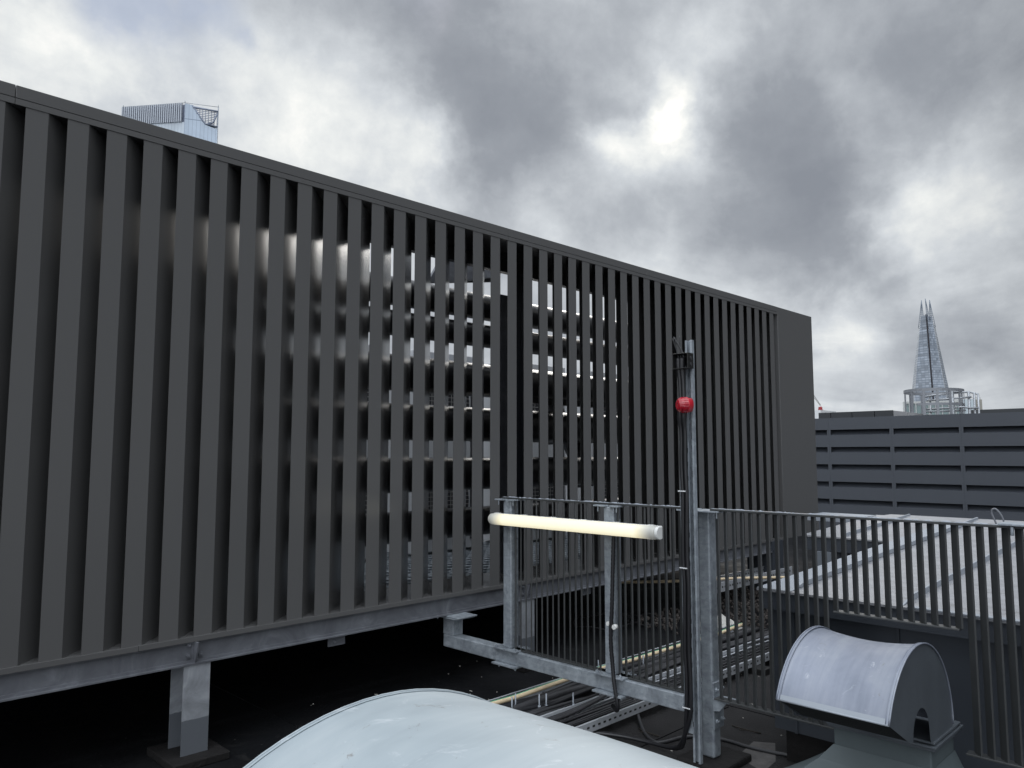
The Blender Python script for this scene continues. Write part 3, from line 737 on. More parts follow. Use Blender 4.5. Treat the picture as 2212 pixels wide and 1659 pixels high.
# ================================================================== VENT COWLS
def cowl(name_label, cx, cz, r, y0, y1, mtop, mend, mskirt, sag=.0, yaw=0.0, full=True, zfloor=FZ, s=1.0):
    t = thing('vent_cowl', (cx, y0, 0), name_label, 'vent cowl')
    def prof(a, rr): return (cx + rr*math.cos(a), cz + rr*math.sin(a))
    A0, A1 = R(155), R(-1); N = 40
    P = []; K = 14
    for j in range(K+1):
        y = y0 + (y1-y0)*j/K; row = []
        for i in range(N+1):
            a = A0 + (A1-A0)*i/N
            rr = r - sag*math.sin(math.pi*j/K)*math.sin(max(0, min(1, (math.pi*.95-a)/(math.pi*.9)))*math.pi)
            x, z = prof(a, rr); row.append((x, y, z))
        P.append(row)
    b = MB(); b.grid(P)
    hood = part('hood', b, mtop, t)
    # folded bottom lip and end seams
    lx, lz = prof(A0, r)
    b = MB()
    b.tube([(lx, y0, lz), (lx, y1, lz)], .004*s, 8)
    b.grid([[ (lx-.0025, y, lz), (prof(A0-.055, r+.0015)[0], y, prof(A0-.055, r+.0015)[1]) ] for y in (y0, (y0+y1)/2, y1)])
    part('lip', b, M['zinc_flash'], t)
    for y in (y0, y1):
        b = MB(); d = .012*s if y == y0 else -.012*s
        rim = [(prof(A0+(A1-A0)*i/N, r+.0025*s)[0], y, prof(A0+(A1-A0)*i/N, r+.0025*s)[1]) for i in range(N+1)]
        rim2 = [(p[0], y+d, p[2]) for p in rim]
        b.grid([rim, rim2]); b.tube(rim, .0035*s, 8); b.tube(rim2, .0016*s, 6)
        part('seam', b, mtop, t)
        # end plate with an arched opening
        pts = [prof(A0+(A1-A0)*i/N, r-.001) for i in range(N+1)]
        k = r/.375
        q = lambda px, pz: (cx + (px-3.238)*k, cz + (pz-.492)*k)
        arch = [q(3.332,.492)] + [q(3.238+.092*math.cos(a)-.003, .535+.098*math.sin(a)) for a in [math.pi*m/12 for m in range(13)]] + [q(3.107,.537)]
        poly = pts + [q(3.613,.475), q(3.345,.475)] + arch
        th = .004 if y == y0 else -.004
        b = MB(); ypl = y + (.003 if y == y0 else -.003)
        # triangulate by fan pieces using bmesh
        import bmesh
        bm = bmesh.new(); vs = [bm.verts.new((p[0], ypl, p[1])) for p in poly]
        f = bm.faces.new(vs); bmesh.ops.triangulate(bm, faces=[f])
        bm.verts.index_update()
        for f in bm.faces: b.face([v.co.copy() for v in f.verts])
        bm.free()
        part('end_plate', b, mend, t)
    k = r/.375
    q = lambda px, pz: (cx + (px-3.238)*k, cz + (pz-.492)*k)
    a = q(3.107,.537); e_ = prof(A0, r-.004)
    b = MB(); b.prism([(a[0]+.003, y0+.006, a[1]+.004),(e_[0]+.01, y0+.006, e_[1]-.002),(e_[0]+.014, y0+.006, e_[1]+.004),(a[0]+.01, y0+.006, a[1]+.012)], (0, y1-y0-.012, 0))
    part('bird_mesh', b, M['void'], t)
    if full:
        # rim of the duct neck
        b = MB()
        for kk, (g_, z_) in enumerate(((0,.472),(.012,.458),(.0,.444))):
            p, p2 = q(3.36-g_, z_), q(3.70+g_, z_+.0)
            b.box(p[0], p2[0], y0-.004-g_*.6, y1+.004, p[1]-.006, p[1]+.004)
        part('flange', b, mend, t, bevel=.002)
        x0, x1 = q(3.39,.4)[0], q(3.68,.4)[0]; zt = q(0,.44)[1]; zn = q(0,.36)[1]
        b = MB(); b.box(x0, x1, y0+.02, y1-.01, zn-.02, zt-.004); part('neck', b, mskirt, t, bevel=.006)
        o = .34*s
        b = MB(); T = [(x0-.002,y0+.018,zn),(x1+.002,y0+.018,zn),(x1+.002,y1-.008,zn),(x0-.002,y1-.008,zn)]
        Bm = [(x0-o,y0-o*.55,zfloor),(x1+o*.5,y0-o*.55,zfloor),(x1+o*.5,y1+o*1.5,zfloor),(x0-o*.7,y1+o*1.5,zfloor)]
        for m in range(4):
            n_ = (m+1) % 4; rows = []
            for j in range(7):
                f = j/6; g_ = f**1.25
                rows.append([Vector(T[m]).lerp(Vector(Bm[m]), g_)*1.0, Vector(T[n_]).lerp(Vector(Bm[n_]), g_)])
                for vv in rows[-1]: vv.z = T[m][2] + (zfloor - T[m][2])*f
            b.grid(rows, smooth=False)
        part('skirt', b, mskirt, t)
    return t
c1 = cowl('rounded grey metal vent cowl at lower right beside the railing', 3.238, .492, .375, 1.03, 1.445, M['cowl'], M['cowl_end_shade'], M['skirt'], sag=.022)
c2 = cowl('large pale rounded vent cowl in the near foreground', .600, .868, .417, .30, .85, M['cowl_pale'], M['cowl_end_shade'], M['skirt'], sag=-.006, s=.45)

# ================================================================== ZINC-ROOFED BOX
zr = lambda x: .873 + .042*(x-3.95)
zb = thing('zinc_roof_housing', (5.5, 1.0, 0), 'low dark-walled rooftop housing with a pale standing-seam zinc roof', 'housing')
XA, XM, XZ, YL, YW, YR = 3.95, 6.0, 7.6, 2.065, 2.735, -2.5
b = MB()
b.prism([(XA,YR,zr(XA)),(XA,YL,zr(XA)),(XM,YL,zr(XM)),(XM,YW,zr(XM)),(XZ,YW,zr(XZ)),(XZ,YR,zr(XZ))], (0,0,-.012))
roof = part('roof', b, M['zinc_roof'], zb)
b = MB()
b.prism([(XA+.002,YL-.19,zr(XA)+.002),(XA+.002,YL-.002,zr(XA)+.002),(XZ-.2,YL-.002,zr(XZ-.2)+.002),(XZ-.2,YL-.19,zr(XZ-.2)+.002)], (0,0,.002))
b.box(XA-.002, XA+.05, YR, 1.30, zr(XA)-.002, zr(XA)+.0045)
part('edge_flashing', b, M['zinc_flash'], zb)
b = MB()
for y in (1.875, 1.325, .775, .225, -.325):
    b.prism([(XA+.12,y,zr(XA+.12)),(XA+.02,y,zr(XA)+.001),(XA+.19,y,zr(XA)+.038),(XZ-.05,y,zr(XZ)+.030),(XZ-.05,y,zr(XZ)-.001)], (0,.011,0))
for x in (6.55,): 
    b.prism([(XM+.02,2.42,zr(XM)),(XM+.1,2.42,zr(XM)+.03),(XZ-.05,2.42,zr(XZ)+.028),(XZ-.05,2.42,zr(XZ))], (0,.011,0))
part('standing_seam', b, M['zinc_flash'], roof)
b = MB()
b.box(XA+.01, XA+.022, YR, YL-.012, zr(XA)-.105, zr(XA)-.0125)
b.box(XA+.023, XM, YL-.024, YL-.012, zr(XA)-.105, zr(XA)-.013)
b.box(XM+.01, XM+.022, YL-.011, YW-.012, zr(XM)-.115, zr(XM)-.0125)
b.box(XM+.023, XZ, YW-.024, YW-.012, zr(XM)-.115, zr(XM)-.0125)
part('fascia', b, M['zinc_dark'], zb)
b = MB()
b.box(XA+.055, XM+.05, YR, YL-.055, .14, zr(XA)-.0125); b.box(XM+.055, XZ-.1, YR, YW-.055, FZ, zr(XM)-.0125)
for y in (1.88, 1.355, .82, .29, -.25): b.box(XA+.043, XA+.0552, y, y+.014, .14, .765)
part('wall', b, M['zinc_dark'], zb)
b = MB(); b.box(XA+.09, XM+.05, YR, YL-.10, FZ, .1395); part('skirting', b, M['plinth'], zb)
b = MB(); b.box(XM-.02, XM+.054, 2.50, 2.62, .1, zr(XM)-.118); part('downpipe', b, mat('grey_downpipe', (.13,.145,.165), .5), zb)
b = MB(); b.box(6.03, 7.1, 2.0, 2.05, .855, .905); part('gutter', b, mat('grey_gutter', (.12,.135,.155), .5), zb)
# curb boxes and ridge at the far end of the zinc roof
b = MB(); b.box(7.15, 7.5, 2.95-.25, 3.20, .975, 1.03)
tag(b.build('roof_curb', M['zinc_flash']), 'short pale metal curb on the roof beside the screen end panel', 'curb')
b = MB(); b.prism([(7.3,-2.5,zr(7.3)+.004),(7.3,2.72,zr(7.3)+.004),(7.45,2.62,1.035),(7.45,-2.5,1.035)], (.2,0,0))
tag(b.build('ridge_upstand', M['zinc_roof']), 'pale ridge upstand along the far edge of the zinc roof', 'ridge')
t = thing('strap_anchor', (7.2, 1.65, 1.0), 'small grey webbing strap and shackle on the zinc roof behind the rail', 'strap')
b = MB(); b.tube(smooth_path([(7.2,1.60,1.02),(7.2,1.62,1.10),(7.2,1.66,1.155),(7.2,1.69,1.13),(7.2,1.66,1.03)], 6), .007, 8); part('strap', b, M['galv_dull'], t)
b = MB(); b.tube([(7.15,1.60,1.01),(7.12,1.55,1.0),(7.1,1.52,.995)], .016, 8); part('shackle', b, M['twig'], t)
b = MB(); b.tube([(5.9,1.02,.968),(5.82,.72,.966)], .006, 6); tag(b.build('stick', M['twig']), 'thin dark rod lying on the zinc roof', 'rod')

# ================================================================== LOUVRED WALL BEHIND
XW = 15.5; lw = thing('louvred_wall', (XW, 3, 0), 'slate grey louvred metal wall closing the view on the right', 'wall')
ztop = 2.318
b = MB(); ys = [8.5+.0] + [6.436+1.19 , 6.436, 5.235, 4.045, 2.855, 1.665, .475, -.715, -1.905, -3.1, -4.3, -5.5, -6.7]
ys = sorted(set(ys))
rows = [(2.081 - .3455*k) for k in range(6)]   # top edge of each slot
SH = .110
def band(z0, z1):
    b.box(XW, XW+.02, ys[0], ys[-1], z0, z1)
prev = ztop
for z in rows:
    band(z, prev); prev = z-SH
band(-.1, prev)
for y in ys: b.box(XW+.0, XW+.0195, y-.035, y+.035, -.1, ztop-.001)
b.box(XW+.0205, XW+.3, ys[0], ys[-1], ztop-.03, ztop-.001)
face = MB()
# real slots: bands and stiles do not overlap
face_parts = []
fb = MB(); prev = ztop
for z in rows:
    fb.box(XW, XW+.02, ys[0], ys[-1], z, prev); prev = z-SH
fb.box(XW, XW+.02, ys[0], ys[-1], -.1, prev)
for z in rows:
    for y in ys: fb.box(XW+.001, XW+.019, y-.035, y+.035, z-SH+.0005, z-.0005)
fb.box(XW+.021, XW+.369, ys[0], ys[-1], ztop-.03, ztop-.001); fb.box(XW+.37, XW+.39, ys[0], ys[-1], -.1, ztop-.001)  # rear sheet added to stop sky light leaking into the slots
part('panel', fb, M['louvre'], lw)
jb_ = MB()
for y in ys: jb_.box(XW-.0015, XW-.0005, y-.003, y+.003, -.1, ztop)
part('panel_joint', jb_, M['zinc_dark'], lw)
for z in rows:
    b = MB(); prof = []
    for k in range(7):
        a = k/6; prof.append((XW+.0205 + .20*a, z-SH + .0 + .155*a**1.5))
    P = [[(x, ys[0], zz) for x, zz in prof], [(x, ys[-1], zz) for x, zz in prof]]
    b.grid(P); part('louvre_blade', b, M['louvre'], lw)

# ================================================================== THINGS BEYOND THE LOUVRED WALL
def panels(label, x, y0, y1, z0, z1, m, n, ax='y'):
    t = thing('parapet', (x, (y0+y1)/2, z0), label, 'parapet')
    for k in range(n):
        a = y0 + (y1-y0)*k/n; c = y0 + (y1-y0)*(k+1)/n
        b = MB(); b.box(x, x+.15, a+.015, c-.015, z0, z1); part('panel', b, m, t)
    return t
t = thing('black_parapet_box', (18, 7, 0), 'black panelled rooftop box behind the louvred wall, left of the spire', 'rooftop box')
for (a, c) in ((7.42,7.70),(6.93,7.405),(6.43,6.915),(6.035,6.415)):
    b = MB(); b.box(18, 18.05, a, c, -.5, 2.566); part('front_panel', b, M['blackclad'], t)
for k in range(6):
    b = MB(); b.box(18.06+k*.9, 18.94+k*.9, 6.04, 6.09, -.5, 2.56); part('side_panel', b, M['palepanel'], t)
b = MB(); b.box(18.06, 23.4, 6.1, 7.7, 2.45, 2.55); part('lid', b, M['blackclad'], t)
panels('black parapet panels behind the louvred wall at the right edge', 30, -4, 7.6, -1, 3.11, M['blackclad'], 6)
b = MB(); b.box(40, 42, 17.0, 18.2, -2, 3.9); t = b.build('white_cabin', M['white']); tag(t, 'white ribbed cabin peeping out beside the screen end panel', 'cabin')
t = thing('crane', (60, 25.4, 0), 'small red crane mast with a slack hoist line by the end panel', 'crane')
b = MB(); b.tube([(60,25.35,3.5),(60,25.42,5.0),(60,25.5,5.3)], .10, 8); b.obox((60,25.52,5.05), (.1,0,0), (0,.12,.02), (0,-.03,.22)); b.tube([(60,25.9,4.6),(60,25.6,5.1)], .07, 6); part('mast', b, M['crane'], t)
b = MB(); b.tube([(60,25.45,5.4),(60,25.9,6.1),(60,26.4,6.9)], .018, 5); b.tube([(60,25.52,5.4),(60,26.0,6.1)], .018, 5); b.tube([(60,25.3,5.1),(60,25.28,3.5)], .012, 5); part('hoist_line', b, M['twig'], t)

# hoop-shaped steel guard frame (about 20 m away)
hp = thing('hoop_frame', (19.9, 5.6, 0), 'tall pale curved steel guard frame standing in front of the glass spire', 'steel frame')
pos = []
cx_, cy_, rad_ = 20.35, 6.05, .86
import math as _m
ZT_ = 3.16
hc = Vector((20.25, 6.25, 0))
def hoop(a): return Vector((20.3 + .80*math.cos(a), 5.85 + .62*math.sin(a), 0))
angs = [R(v) for v in (75, 100, 128, 155, 182, 207, 232, 258, 284, 310, 340, 15, 45)]
b = MB()
ring = [hoop(R(v)) for v in range(0, 361, 12)]
for zt in (3.10,):
    for p, q in zip(ring[:-1], ring[1:]):
        d = (q-p); n_ = Vector((-d.y, d.x, 0)).normalized()*.012
        b.obox(((p+q)/2 + Vector((0,0,zt))), d*.51, n_, (0,0,.035))
part('hoop', b, M['rebar'], hp)
for a in angs:
    p = hoop(a); d = Vector((-math.sin(a), math.cos(a), 0))
    b = MB(); b.obox((p.x, p.y, 2.3), d*.028, Vector((math.cos(a), math.sin(a), 0))*.008, (0,0,.79)); part('upright', b, M['rebar'], hp)
b = MB()
for zt in (2.76,):
    for k, (p, q) in enumerate(zip(ring[14:24], ring[15:25])):
        d = (q-p); n_ = Vector((-d.y, d.x, 0)).normalized()*.010
        b.obox(((p+q)/2 + Vector((0,0,zt))), d*.51, n_, (0,0,.03))
part('lower_hoop', b, M['rebar'], hp)
# lagged duct frame to its right and through it
dp = thing('duct_framework', (20.2, 5.2, 0), 'pale lagged pipework frame to the right of the curved guard frame', 'pipework')
b = MB(); yA, yB = 5.95, 4.97
top = [(20.0,5.95,2.95),(20.02,5.55,3.0),(20.15,5.45,3.0)]
b.tube([(19.9,5.98,2.94),(19.95,5.75,2.99),(20.0,5.50,3.0)], .022, 10)
b.tube([(19.9,5.90,2.86),(20.1,5.30,2.90),(20.3,5.05,2.93)], .022, 10)
b.tube([(20.0,5.365,3.055),(20.25,5.29,3.045),(20.3,5.10,3.05),(20.45,5.0,3.02),(20.4,4.93,2.99)], .022, 10)
b.tube([(19.95,5.95,2.66),(20.0,5.45,2.67),(20.1,5.2,2.69),(20.3,5.08,2.67),(20.4,4.93,2.665)], .024, 10)
b.tube([(19.9,5.95,2.60),(20.0,5.55,2.60),(20.2,5.15,2.615)], .022, 10)
part('run', b, M['cladding'], dp)
for (x, y, z1, r) in ((20.0,5.365,3.06,.030),(20.15,5.255,3.03,.024),(20.3,5.10,3.055,.032),(20.4,5.01,3.03,.024),(20.4,4.93,3.0,.024),(19.95,5.83,2.95,.020),(19.93,5.95,2.95,.016)):
    b = MB(); b.tube([(x,y,1.6),(x,y,z1)], r, 10); part('riser', b, M['cladding'], dp)
b = MB(); b.tube([(20,5.41,3.06),(20,5.40,3.12)], .006, 6); b.tube([(20,5.46,3.13),(20,5.40,3.09),(20,5.33,3.14)], .008, 6); tag(b.build('anemometer', M['rebar']), 'tiny weather vane poking up between the two frames', 'weather vane')

# office block behind them (about 150 m)
ob = thing('office_block', (165, 46, -45), 'pale stone-framed office block with green-grey windows below the spire', 'building')
u = Vector((10.3, -10.3, 0)).normalized()      # runs to the right across the view
f_ = Vector((.956, .292, 0)).normalized(); u = Vector((.292, -.956, 0))
o0 = Vector((160.04, 51.7, 0))
def blk(b, a0, a1, z0, z1, d0=0.0, d1=8.0):
    p = o0 + u*((a0+a1)/2) + f_*((d0+d1)/2); b.obox((p.x, p.y, (z0+z1)/2), u*((a1-a0)/2), f_*((d1-d0)/2), (0,0,(z1-z0)/2))
b = MB(); blk(b, 0, 9.9, -45, 9.0, .3, 9); blk(b, 0, 9.9, 11.35, 11.75, 0, 9); blk(b, 0, .35, 9.0, 11.35, 0, .6); 
for k in range(1, 9): blk(b, k*1.12-.07, k*1.12+.07, 9.0, 11.35, 0, .5)
part('wall', b, M['stone'], ob)
for k in range(9):
    b = MB(); blk(b, max(.36, k*1.12+.08), k*1.12+1.04, 9.02, 11.34, .32, .5); part('window', b, M['winglass'], ob)
b = MB(); blk(b, 9.4, 13.4, -45, 11.9, 2, 10); part('brown_wall', b, M['stone_brown'], ob)
b = MB(); blk(b, 9.45, 12.0, -45, 11.95, 1.0, 1.98); part('glass_screen', b, grid_mat('pale_glass_screen', (.34,.40,.43), (.2,.23,.25), .55, 30, .1, .01), ob)
b = MB()
for k in range(7): blk(b, 9.6+k*.6, 9.63+k*.6, 11.9, 12.35, 3, 3.03)
blk(b, 9.6, 13.2, 12.33, 12.36, 3, 3.03)
part('roof_rail', b, M['twig'], ob)

# glass spire (about 1.2 km)
gs = thing('glass_spire', (1331, 389, -45), 'tall tapering glass skyscraper with a split, jagged open top', 'skyscraper')
uu = Vector((math.sin(R(45+16.3-0)), -math.cos(R(45+16.3)), 0))  # across the view
vd = Vector((1331, 389, 0)).normalized(); uu = Vector((vd.y, -vd.x, 0))
ctr = Vector((1331, 389, 0))
def sp_pt(a, dpt, z): p = ctr + uu*a + vd*dpt; return Vector((p.x, p.y, z))
# half widths at the two heights measured
def wL(z): return -5.6 - (251-z)*.1385
def wR(z): return 6.2 + (251-z)*.1455
def mid(z): return .4 + (251-z)*.027 - .5
def facet(name, a0, a1, d0, d1, z0, z1, m, th=2.0, topcut=None):
    """a0,a1,d0,d1: functions of z giving across / depth positions of both edges"""
    b = MB(); n = 12; P = []
    for k in range(n+1):
        z = z0 + (z1-z0)*k/n
        P.append([sp_pt(a0(z), d0(z), z), sp_pt(a1(z), d1(z), z)])
    Q = [[q + vd*th for q in r] for r in P]
    b.grid(P, smooth=False); b.grid([r for r in Q], smooth=False)
    b.face([P[-1][0], P[-1][1], Q[-1][1], Q[-1][0]])
    for s_ in (0, 1):
        b.grid([[P[k][s_], Q[k][s_]] for k in range(n+1)], smooth=False)
    return part(name, b, m, gs)
dd = lambda z: (251-z)*.10
facet('left_facet', lambda z: wL(z)*.80, lambda z: mid(z)-1.2, lambda z: 8+dd(z)*.2, lambda z: 0, -45, 224, M['spire_glass'])
facet('left_edge_facet', lambda z: wL(z), lambda z: wL(z)*.80-.2, lambda z: 22+dd(z)*.8, lambda z: 9+dd(z)*.2, -45, 214, M['spire_edge'])
facet('right_facet', lambda z: mid(z)+1.3, lambda z: wR(z)*.78, lambda z: 0, lambda z: 8+dd(z)*.2, -45, 222, M['spire_glass'])
facet('right_edge_facet', lambda z: wR(z)*.78+.3, lambda z: wR(z), lambda z: 9+dd(z)*.2, lambda z: 22+dd(z)*.8, -45, 210, M['spire_edge'])
facet('core', lambda z: mid(z)-1.4-(230-z)*.012, lambda z: mid(z)+1.5+(230-z)*.012, lambda z: 5, lambda z: 5, -45, 226, M['spire_dark'], 6)
# open lattice shards at the top
lat = M['rebar']
def lattice(pts_fn, z0, z1, nz, na, name='crown_shard'):
    b = MB(); r = .45
    for k in range(nz+1):
        z = z0 + (z1-z0)*k/nz; a0, a1, dp_ = pts_fn(z)
        if a1-a0 > .3: b.tube([sp_pt(a0, dp_, z), sp_pt(a1, dp_, z)], r*.8, 4)
    for j in range(na+1):
        P = []
        for k in range(7):
            z = z0 + (z1-z0)*k/6; a0, a1, dp_ = pts_fn(z); P.append(sp_pt(a0+(a1-a0)*j/na, dp_, z))
        b.tube(P, r, 4)
    part(name, b, M['spire_lat'], gs)
M['spire_lat'] = mat('spire_steel_lattice', (.16,.19,.23), .5)
def sh1(z): f = (z-205)/(250.5-205); l = wL(z)+.2; return (l, l + (9.0*(1-f)+.15), 12)
def sh2(z): f = (z-215)/(251.2-215); l = mid(z)+.1; return (l-.0, l + (4.5*(1-f)+.2), 3)
def sh3(z): f = (z-205)/(250.0-205); rr = wR(z)-.2; return (rr - (9.0*(1-f)+.15), rr, 12)
lattice(sh1, 205, 250.5, 14, 3); lattice(sh2, 215, 251.2, 12, 2); lattice(sh3, 205, 250.0, 14, 3)

# blue glass tower on the left (about 500 m)
tw = thing('glass_tower', (190, 492, -45), 'blue-grey glass office tower with upright fins round its top', 'tower')
pA, pB, pC = Vector((160.9,520.1,0)), Vector((189.24,491.4,0)), Vector((221.0,500.5,0))
# right face runs back from the corner
vw = Vector((190,491,0)).normalized(); rt_ = Vector((vw.y,-vw.x,0))
pC = Vector((204.78,476.21,0)) + Vector((.395,.92,0))*24.0
pC = Vector((204.9,476.3,0))*1.0124
pA = Vector((160.9,520.1,0))*1.0124
zA, zB, zC = 226.9*1.035, 229.7, 226.9*1.045
pD = pA + (pC-pB)
zt = 230.0
b = MB(); b.face([pA+Vector((0,0,-45)), pB+Vector((0,0,-45)), pB+Vector((0,0,zt-13.0)), pA+Vector((0,0,zt-13.0))]); b.face([pD+Vector((0,0,-45)), pA+Vector((0,0,-45)), pA+Vector((0,0,zt-13)), pD+Vector((0,0,zt-13))])
b.face([pA+Vector((0,0,zt-13)), pB+Vector((0,0,zt-13)), pC+Vector((0,0,zt-13)), pD+Vector((0,0,zt-13))]); b.face([pC+Vector((0,0,-45)), pD+Vector((0,0,-45)), pD+Vector((0,0,zt-13)), pC+Vector((0,0,zt-13))])
part('left_face', b, M['tower_glass2'], tw)
b = MB(); Bz = pB; e1 = pC-pB
def q3(f, z): p = pB + e1*f; return Vector((p.x, p.y, z))
b.face([q3(0,-45), q3(1,-45), q3(1,zt-15.5), q3(0.62,zt-13), q3(.22,zt-.8), q3(0,zt-.3)])
part('right_face', b, M['tower_glass'], tw)
b = MB(); nf = 28; e2 = pA-pB; nrm = Vector((e2.y,-e2.x,0)).normalized(); nrm = nrm if nrm.dot(vw) < 0 else -nrm
for k in range(nf+1):
    p = pB + e2*(.05+.95*k/nf); d = e2.normalized()
    b.obox((p.x+nrm.x*.3, p.y+nrm.y*.3, zt-6.6), d*.36, nrm*.7, (0,0,6.4))
part('fins', b, mat('tower_fin_metal', (.38,.41,.46), .5), tw)
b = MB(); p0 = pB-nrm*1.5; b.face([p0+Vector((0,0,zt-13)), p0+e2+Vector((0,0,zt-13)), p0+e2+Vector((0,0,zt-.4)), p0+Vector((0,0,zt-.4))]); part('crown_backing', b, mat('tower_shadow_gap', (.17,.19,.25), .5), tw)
b = MB(); b.tube([pA+Vector((0,0,zt)), pB+Vector((0,0,zt))], .18, 5); b.tube([pB+Vector((0,0,zt)), pC+Vector((0,0,zt))], .18, 5); b.tube([pC+Vector((0,0,-45)), pC+Vector((0,0,zt))], .35, 5)
for p in (pA, pB, pC): b.tube([p+Vector((0,0,zt)), p+Vector((0,0,zt+1.4))], .2, 5)
part('rim', b, M['zinc_flash'], tw)
b = MB()
for k in range(9):
    z = zt-3.0-k*1.15
    f0 = .30+.038*k; b.tube([q3(f0, z), q3(.99-.012*k, z)], .24, 4)
for k in range(8):
    f = .36+k*.088; zz = zt-2.5-((f-.22)/.4)*11 if f < .62 else zt-13
    b.tube([q3(f, max(zz, zt-13.5)), q3(f, zt-2.4)], .22, 4)
b.tube([q3(.24,zt-2.2), q3(1,zt-3.2)], .7, 5); b.tube([q3(.99,zt-4), q3(.86,zt-11), q3(.7,zt-12.4)], .6, 5); b.tube([q3(.22,zt-1), q3(.62,zt-12.5), q3(1,zt-13.6)], .5, 5)
part('crown_lattice', b, mat('tower_lattice_steel', (.20,.23,.30), .5), tw)

# ================================================================== CABLE TRAYS ON THE FLOOR
def rail_tray(label, x0, x1, y0, y1, z, h, group='galvanised cable trays across the roof'):
    t = thing('cable_tray', ((x0+x1)/2, (y0+y1)/2, z), label, 'cable tray', group)
    b = MB()
    for y, s_ in ((y0, 1), (y1, -1)):
        b.box(x0, x1, y-.0012, y+.0012, z, z+h); b.box(x0, x1, min(y, y+s_*.014)+.0013*(s_>0), max(y, y+s_*.014)-.0013*(s_<0), z+h-.002, z+h)
        b.box(x0, x1, min(y, y+s_*.014)+.0013*(s_>0), max(y, y+s_*.014)-.0013*(s_<0), z, z+.002)
    part('side_rail', b, M['tray'], t)
    b = MB(); k = x0+.03
    while k < x1-.03:
        for y in (y0, y1): b.box(k, k+.022, y-.002, y-.0013, z+h*.42, z+h*.62); b.box(k, k+.022, y+.0013, y+.002, z+h*.42, z+h*.62)
        k += .05
    part('slots', b, M['black'], t)
    b = MB(); k = x0+.1
    while k < x1: b.box(k, k+.03, y0+.002, y1-.002, z+.0025, z+.012); k += .3
    part('rungs', b, M['galv_dull'], t)
    return t
rail_tray('wide galvanised cable tray passing under the railing beam', 2.2, 6.3, 3.09, 3.52, .035, .065)
rail_tray('narrow galvanised cable tray along the near side of the wide one', 3.35, 6.3, 2.88, 3.075, .02, .055)
# earth cable and black cables
def run(y0, r, z, x0, x1, wob, ph, m, name, label, group, zw=.0, cat='cable'):
    pts = []; k = x0
    while k <= x1 + 1e-6:
        pts.append((k, y0 + wob*math.sin(k*1.9+ph) + wob*.5*math.sin(k*4.3+ph*2), z + zw*abs(math.sin(k*2.6+ph)))); k += .14
    b = MB(); b.tube(smooth_path(pts, 2), r, 10); o = b.build(name, m); tag(o, label, cat, group); return o, pts
o, pts = run(3.415, .0145, .105, 2.2, 6.3, .018, .5, M['yellow'], 'earth_cable', 'cream-yellow and green striped earth cable lying in the wide tray', None, .012)
b = MB(); b.tube(smooth_path([(p[0], p[1]+.0060, p[2]+.0050) for p in pts], 2), .0112, 8); part('green_stripe', b, M['green'], o)
b = MB(); b.tube(smooth_path([(6.05,4.9,.33),(6.7,4.45,.315),(7.4,4.1,.305),(7.9,3.75,.30)],6), .015, 10); tag(b.build('earth_cable', M['yellow']), 'dull yellow cable under the far end of the slatted screen', 'cable')
SPEC = [(3.355,.030,.075),(3.30,.026,.072),(3.25,.020,.085),(3.215,.014,.07),(3.185,.012,.09),(3.16,.011,.068),(3.14,.010,.085),(3.12,.009,.07)]
names = ['thickest','next thickest']
for i, (y, r, z) in enumerate(SPEC):
    run(y, r, z, 2.2, 6.3, .012 if i < 2 else .022, i*1.7, M['rubber'] if i % 2 == 0 else M['rubber_grey'], 'black_cable',
        ['thickest black cable in the wide tray, beside the earth cable','second thickest black cable in the wide tray','medium black cable midway across the wide tray'][i] if i < 3 else 'slim black cable snaking in the near half of the wide tray',
        'black cables in the wide tray', .02)
for i in range(12):
    run(3.055-i*.0135, .0055+.001*(i%3), .048+.008*(i%2), 3.35, 6.3, .006, i*.9, M['rubber_grey'] if i%3 else M['rubber'], 'thin_cable', 'thin black cable running in the narrow near tray', 'thin cables in the narrow tray', .004)
for i in range(7):
    b = MB(); b.tube(smooth_path([(2.2,3.30-.03*i,.06),(2.9,3.24-.025*i,.10),(3.5,3.16-.018*i,.075),(4.2,3.13-.004*i,.11),(5,3.2-.01*i,.11),(6.3,3.16-.01*i,.10)],8), .0095, 8)
    tag(b.build('thin_cable', M['rubber_grey']), 'thin black cable fanning diagonally across the wide tray', 'cable', 'thin cables crossing the wide tray')
for i, (x, y) in enumerate([(3.30,3.30),(3.36,3.33),(3.45,3.22),(3.49,3.20),(3.62,3.10),(4.3,3.45),(4.62,3.30),(4.66,3.30),(4.95,3.14),(5.3,3.38)]):
    b = MB(); b.tube([(x,y,.04),(x,y,.17)], .0045, 8); b.tube([(x,y,.095),(x,y,.105)], .010, 6)
    tag(b.build('threaded_rod', M['zinc_flash']), 'short upright threaded rod with nut in the wide cable tray', 'rod', 'threaded rods in the cable tray')
b = MB(); b.box(5.40, 5.52, 2.78, 2.98, FZ, .018); tag(b.build('tray_block', M['black'], bevel=.008), 'black rubber support block under the narrow cable tray', 'block')
b = MB(); b.tube(smooth_path([(4.10,3.02,.12),(4.02,2.93,.03),(3.86,2.77,-.018),(3.76,2.65,-.018),(3.74,2.585,-.018),(3.79,2.555,-.018),(3.90,2.53,-.018),(3.97,2.48,-.018),(4.03,2.39,-.018),(4.045,2.30,-.018),(4.04,2.20,-.018),(4.06,2.07,-.018),(4.08,2.0,-.018),(4.1,1.9,-.018)],6), .010, 10)
tag(b.build('floor_cable', M['rubber_grey']), 'single black cable looping over the felt round the post foot', 'cable')
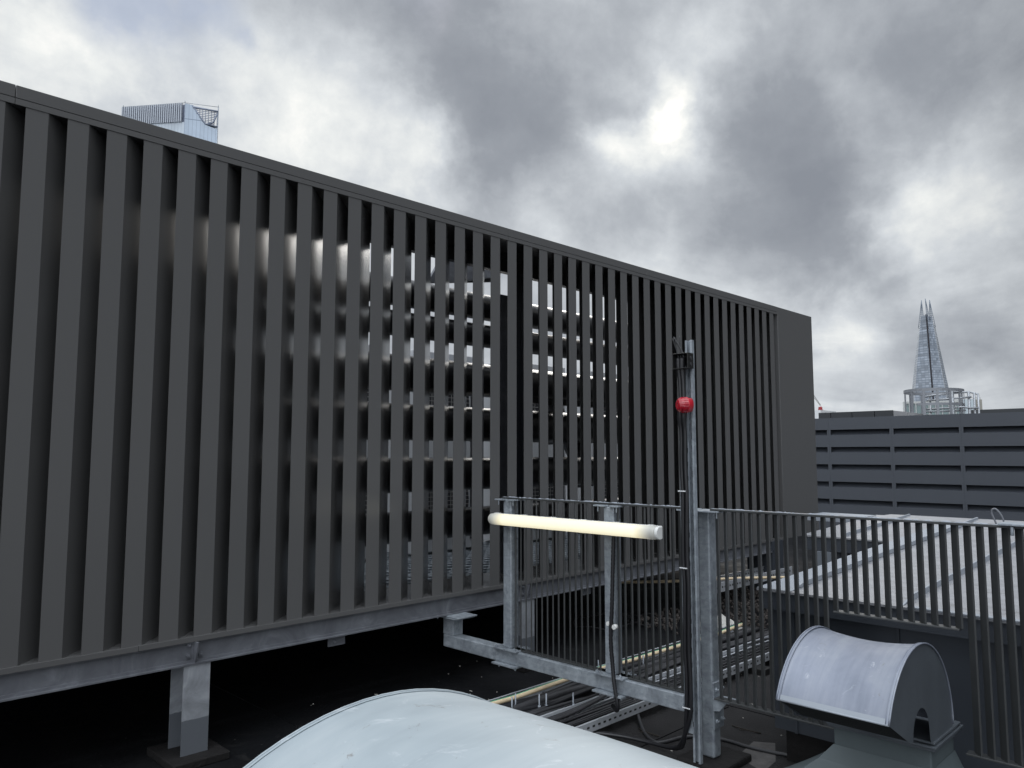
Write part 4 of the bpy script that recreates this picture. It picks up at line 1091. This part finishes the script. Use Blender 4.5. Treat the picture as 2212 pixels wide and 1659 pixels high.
# second tray far behind, gravel strip, sack
rail_tray('grey perforated cable tray crossing low beyond the railing near the housing', 6.7, 8.6, 4.05, 4.30, .22, .09, group=None)
b = MB(); rnd = random.Random(3)
for k in range(900):
    x = rnd.uniform(6.0, 8.3); y = 3.9 + rnd.uniform(-.45, .6) + (x-6.9)*.12; r = rnd.uniform(.012, .03)
    c = Vector((x, y, FZ + rnd.uniform(.02, .10)))
    a1 = Vector((rnd.uniform(-1,1), rnd.uniform(-1,1), rnd.uniform(-1,1))).normalized(); a2 = a1.orthogonal().normalized(); a3 = a1.cross(a2)
    P = [c+a1*r, c+a2*r*.8, c+a3*r*.7, c-a1*r*.9, c-a2*r*.8, c-a3*r]
    for f in ((0,1,2),(0,2,4),(0,4,5),(0,5,1),(3,2,1),(3,4,2),(3,5,4),(3,1,5)): b.face([P[q] for q in f])
tag(b.build('gravel', M['gravel']), 'strip of brown loose ballast beyond the cable trays', 'gravel', kind='stuff')
b = MB(); P = []
for i in range(9):
    row = []
    for j in range(9):
        a, c = i/8, j/8; h = .17*math.sin(math.pi*a)**.6*math.sin(math.pi*c)**.5 + rnd.uniform(-.018, .018)
        row.append((6.15+.42*a, 3.50+.42*c, FZ + max(0, h)))
    P.append(row)
b.grid(P, smooth=False); tag(b.build('sack', M['cloth']), 'crumpled white sack lying beyond the railing next to the trays', 'sack')
# loops of thin cable under the screen
for i, (cx0, cy0, rr, lb) in enumerate(((6.0,4.7,.30,'larger coil, left'),(6.35,4.45,.20,'smaller coil, right'))):
    b = MB(); b.tube([(cx0+rr*1.3*math.cos(a/16*6.283+i), cy0+rr*math.sin(a/16*6.283+i)*.9, FZ+.01+.03*math.sin(a*.9)**2) for a in range(20)], .006, 6)
    tag(b.build('cable_coil', M['rubber']), 'loose loop of thin black cable on the felt, '+lb, 'cable', 'loose cable loops')
for pts, lb in (([(4.30,2.43,0),(4.26,2.33,.012),(4.30,2.245,0)], 'forked dark twig on the felt right of the steel post'), ([(3.86,2.80,0),(3.82,2.72,.01),(3.84,2.64,0)], 'short dark twig on the felt left of the steel post')):
    b = MB(); b.tube([(p[0],p[1],p[2]+FZ+.006) for p in pts], .004, 6); b.tube([(pts[1][0],pts[1][1],FZ+.012),(pts[1][0]-.03,pts[1][1]+.02,FZ+.02)], .0025, 5)
    tag(b.build('twig', M['twig']), lb, 'twig')
S.cycles.max_bounces = 10; S.cycles.diffuse_bounces = 4; S.cycles.glossy_bounces = 6
S.cycles.use_denoising = True
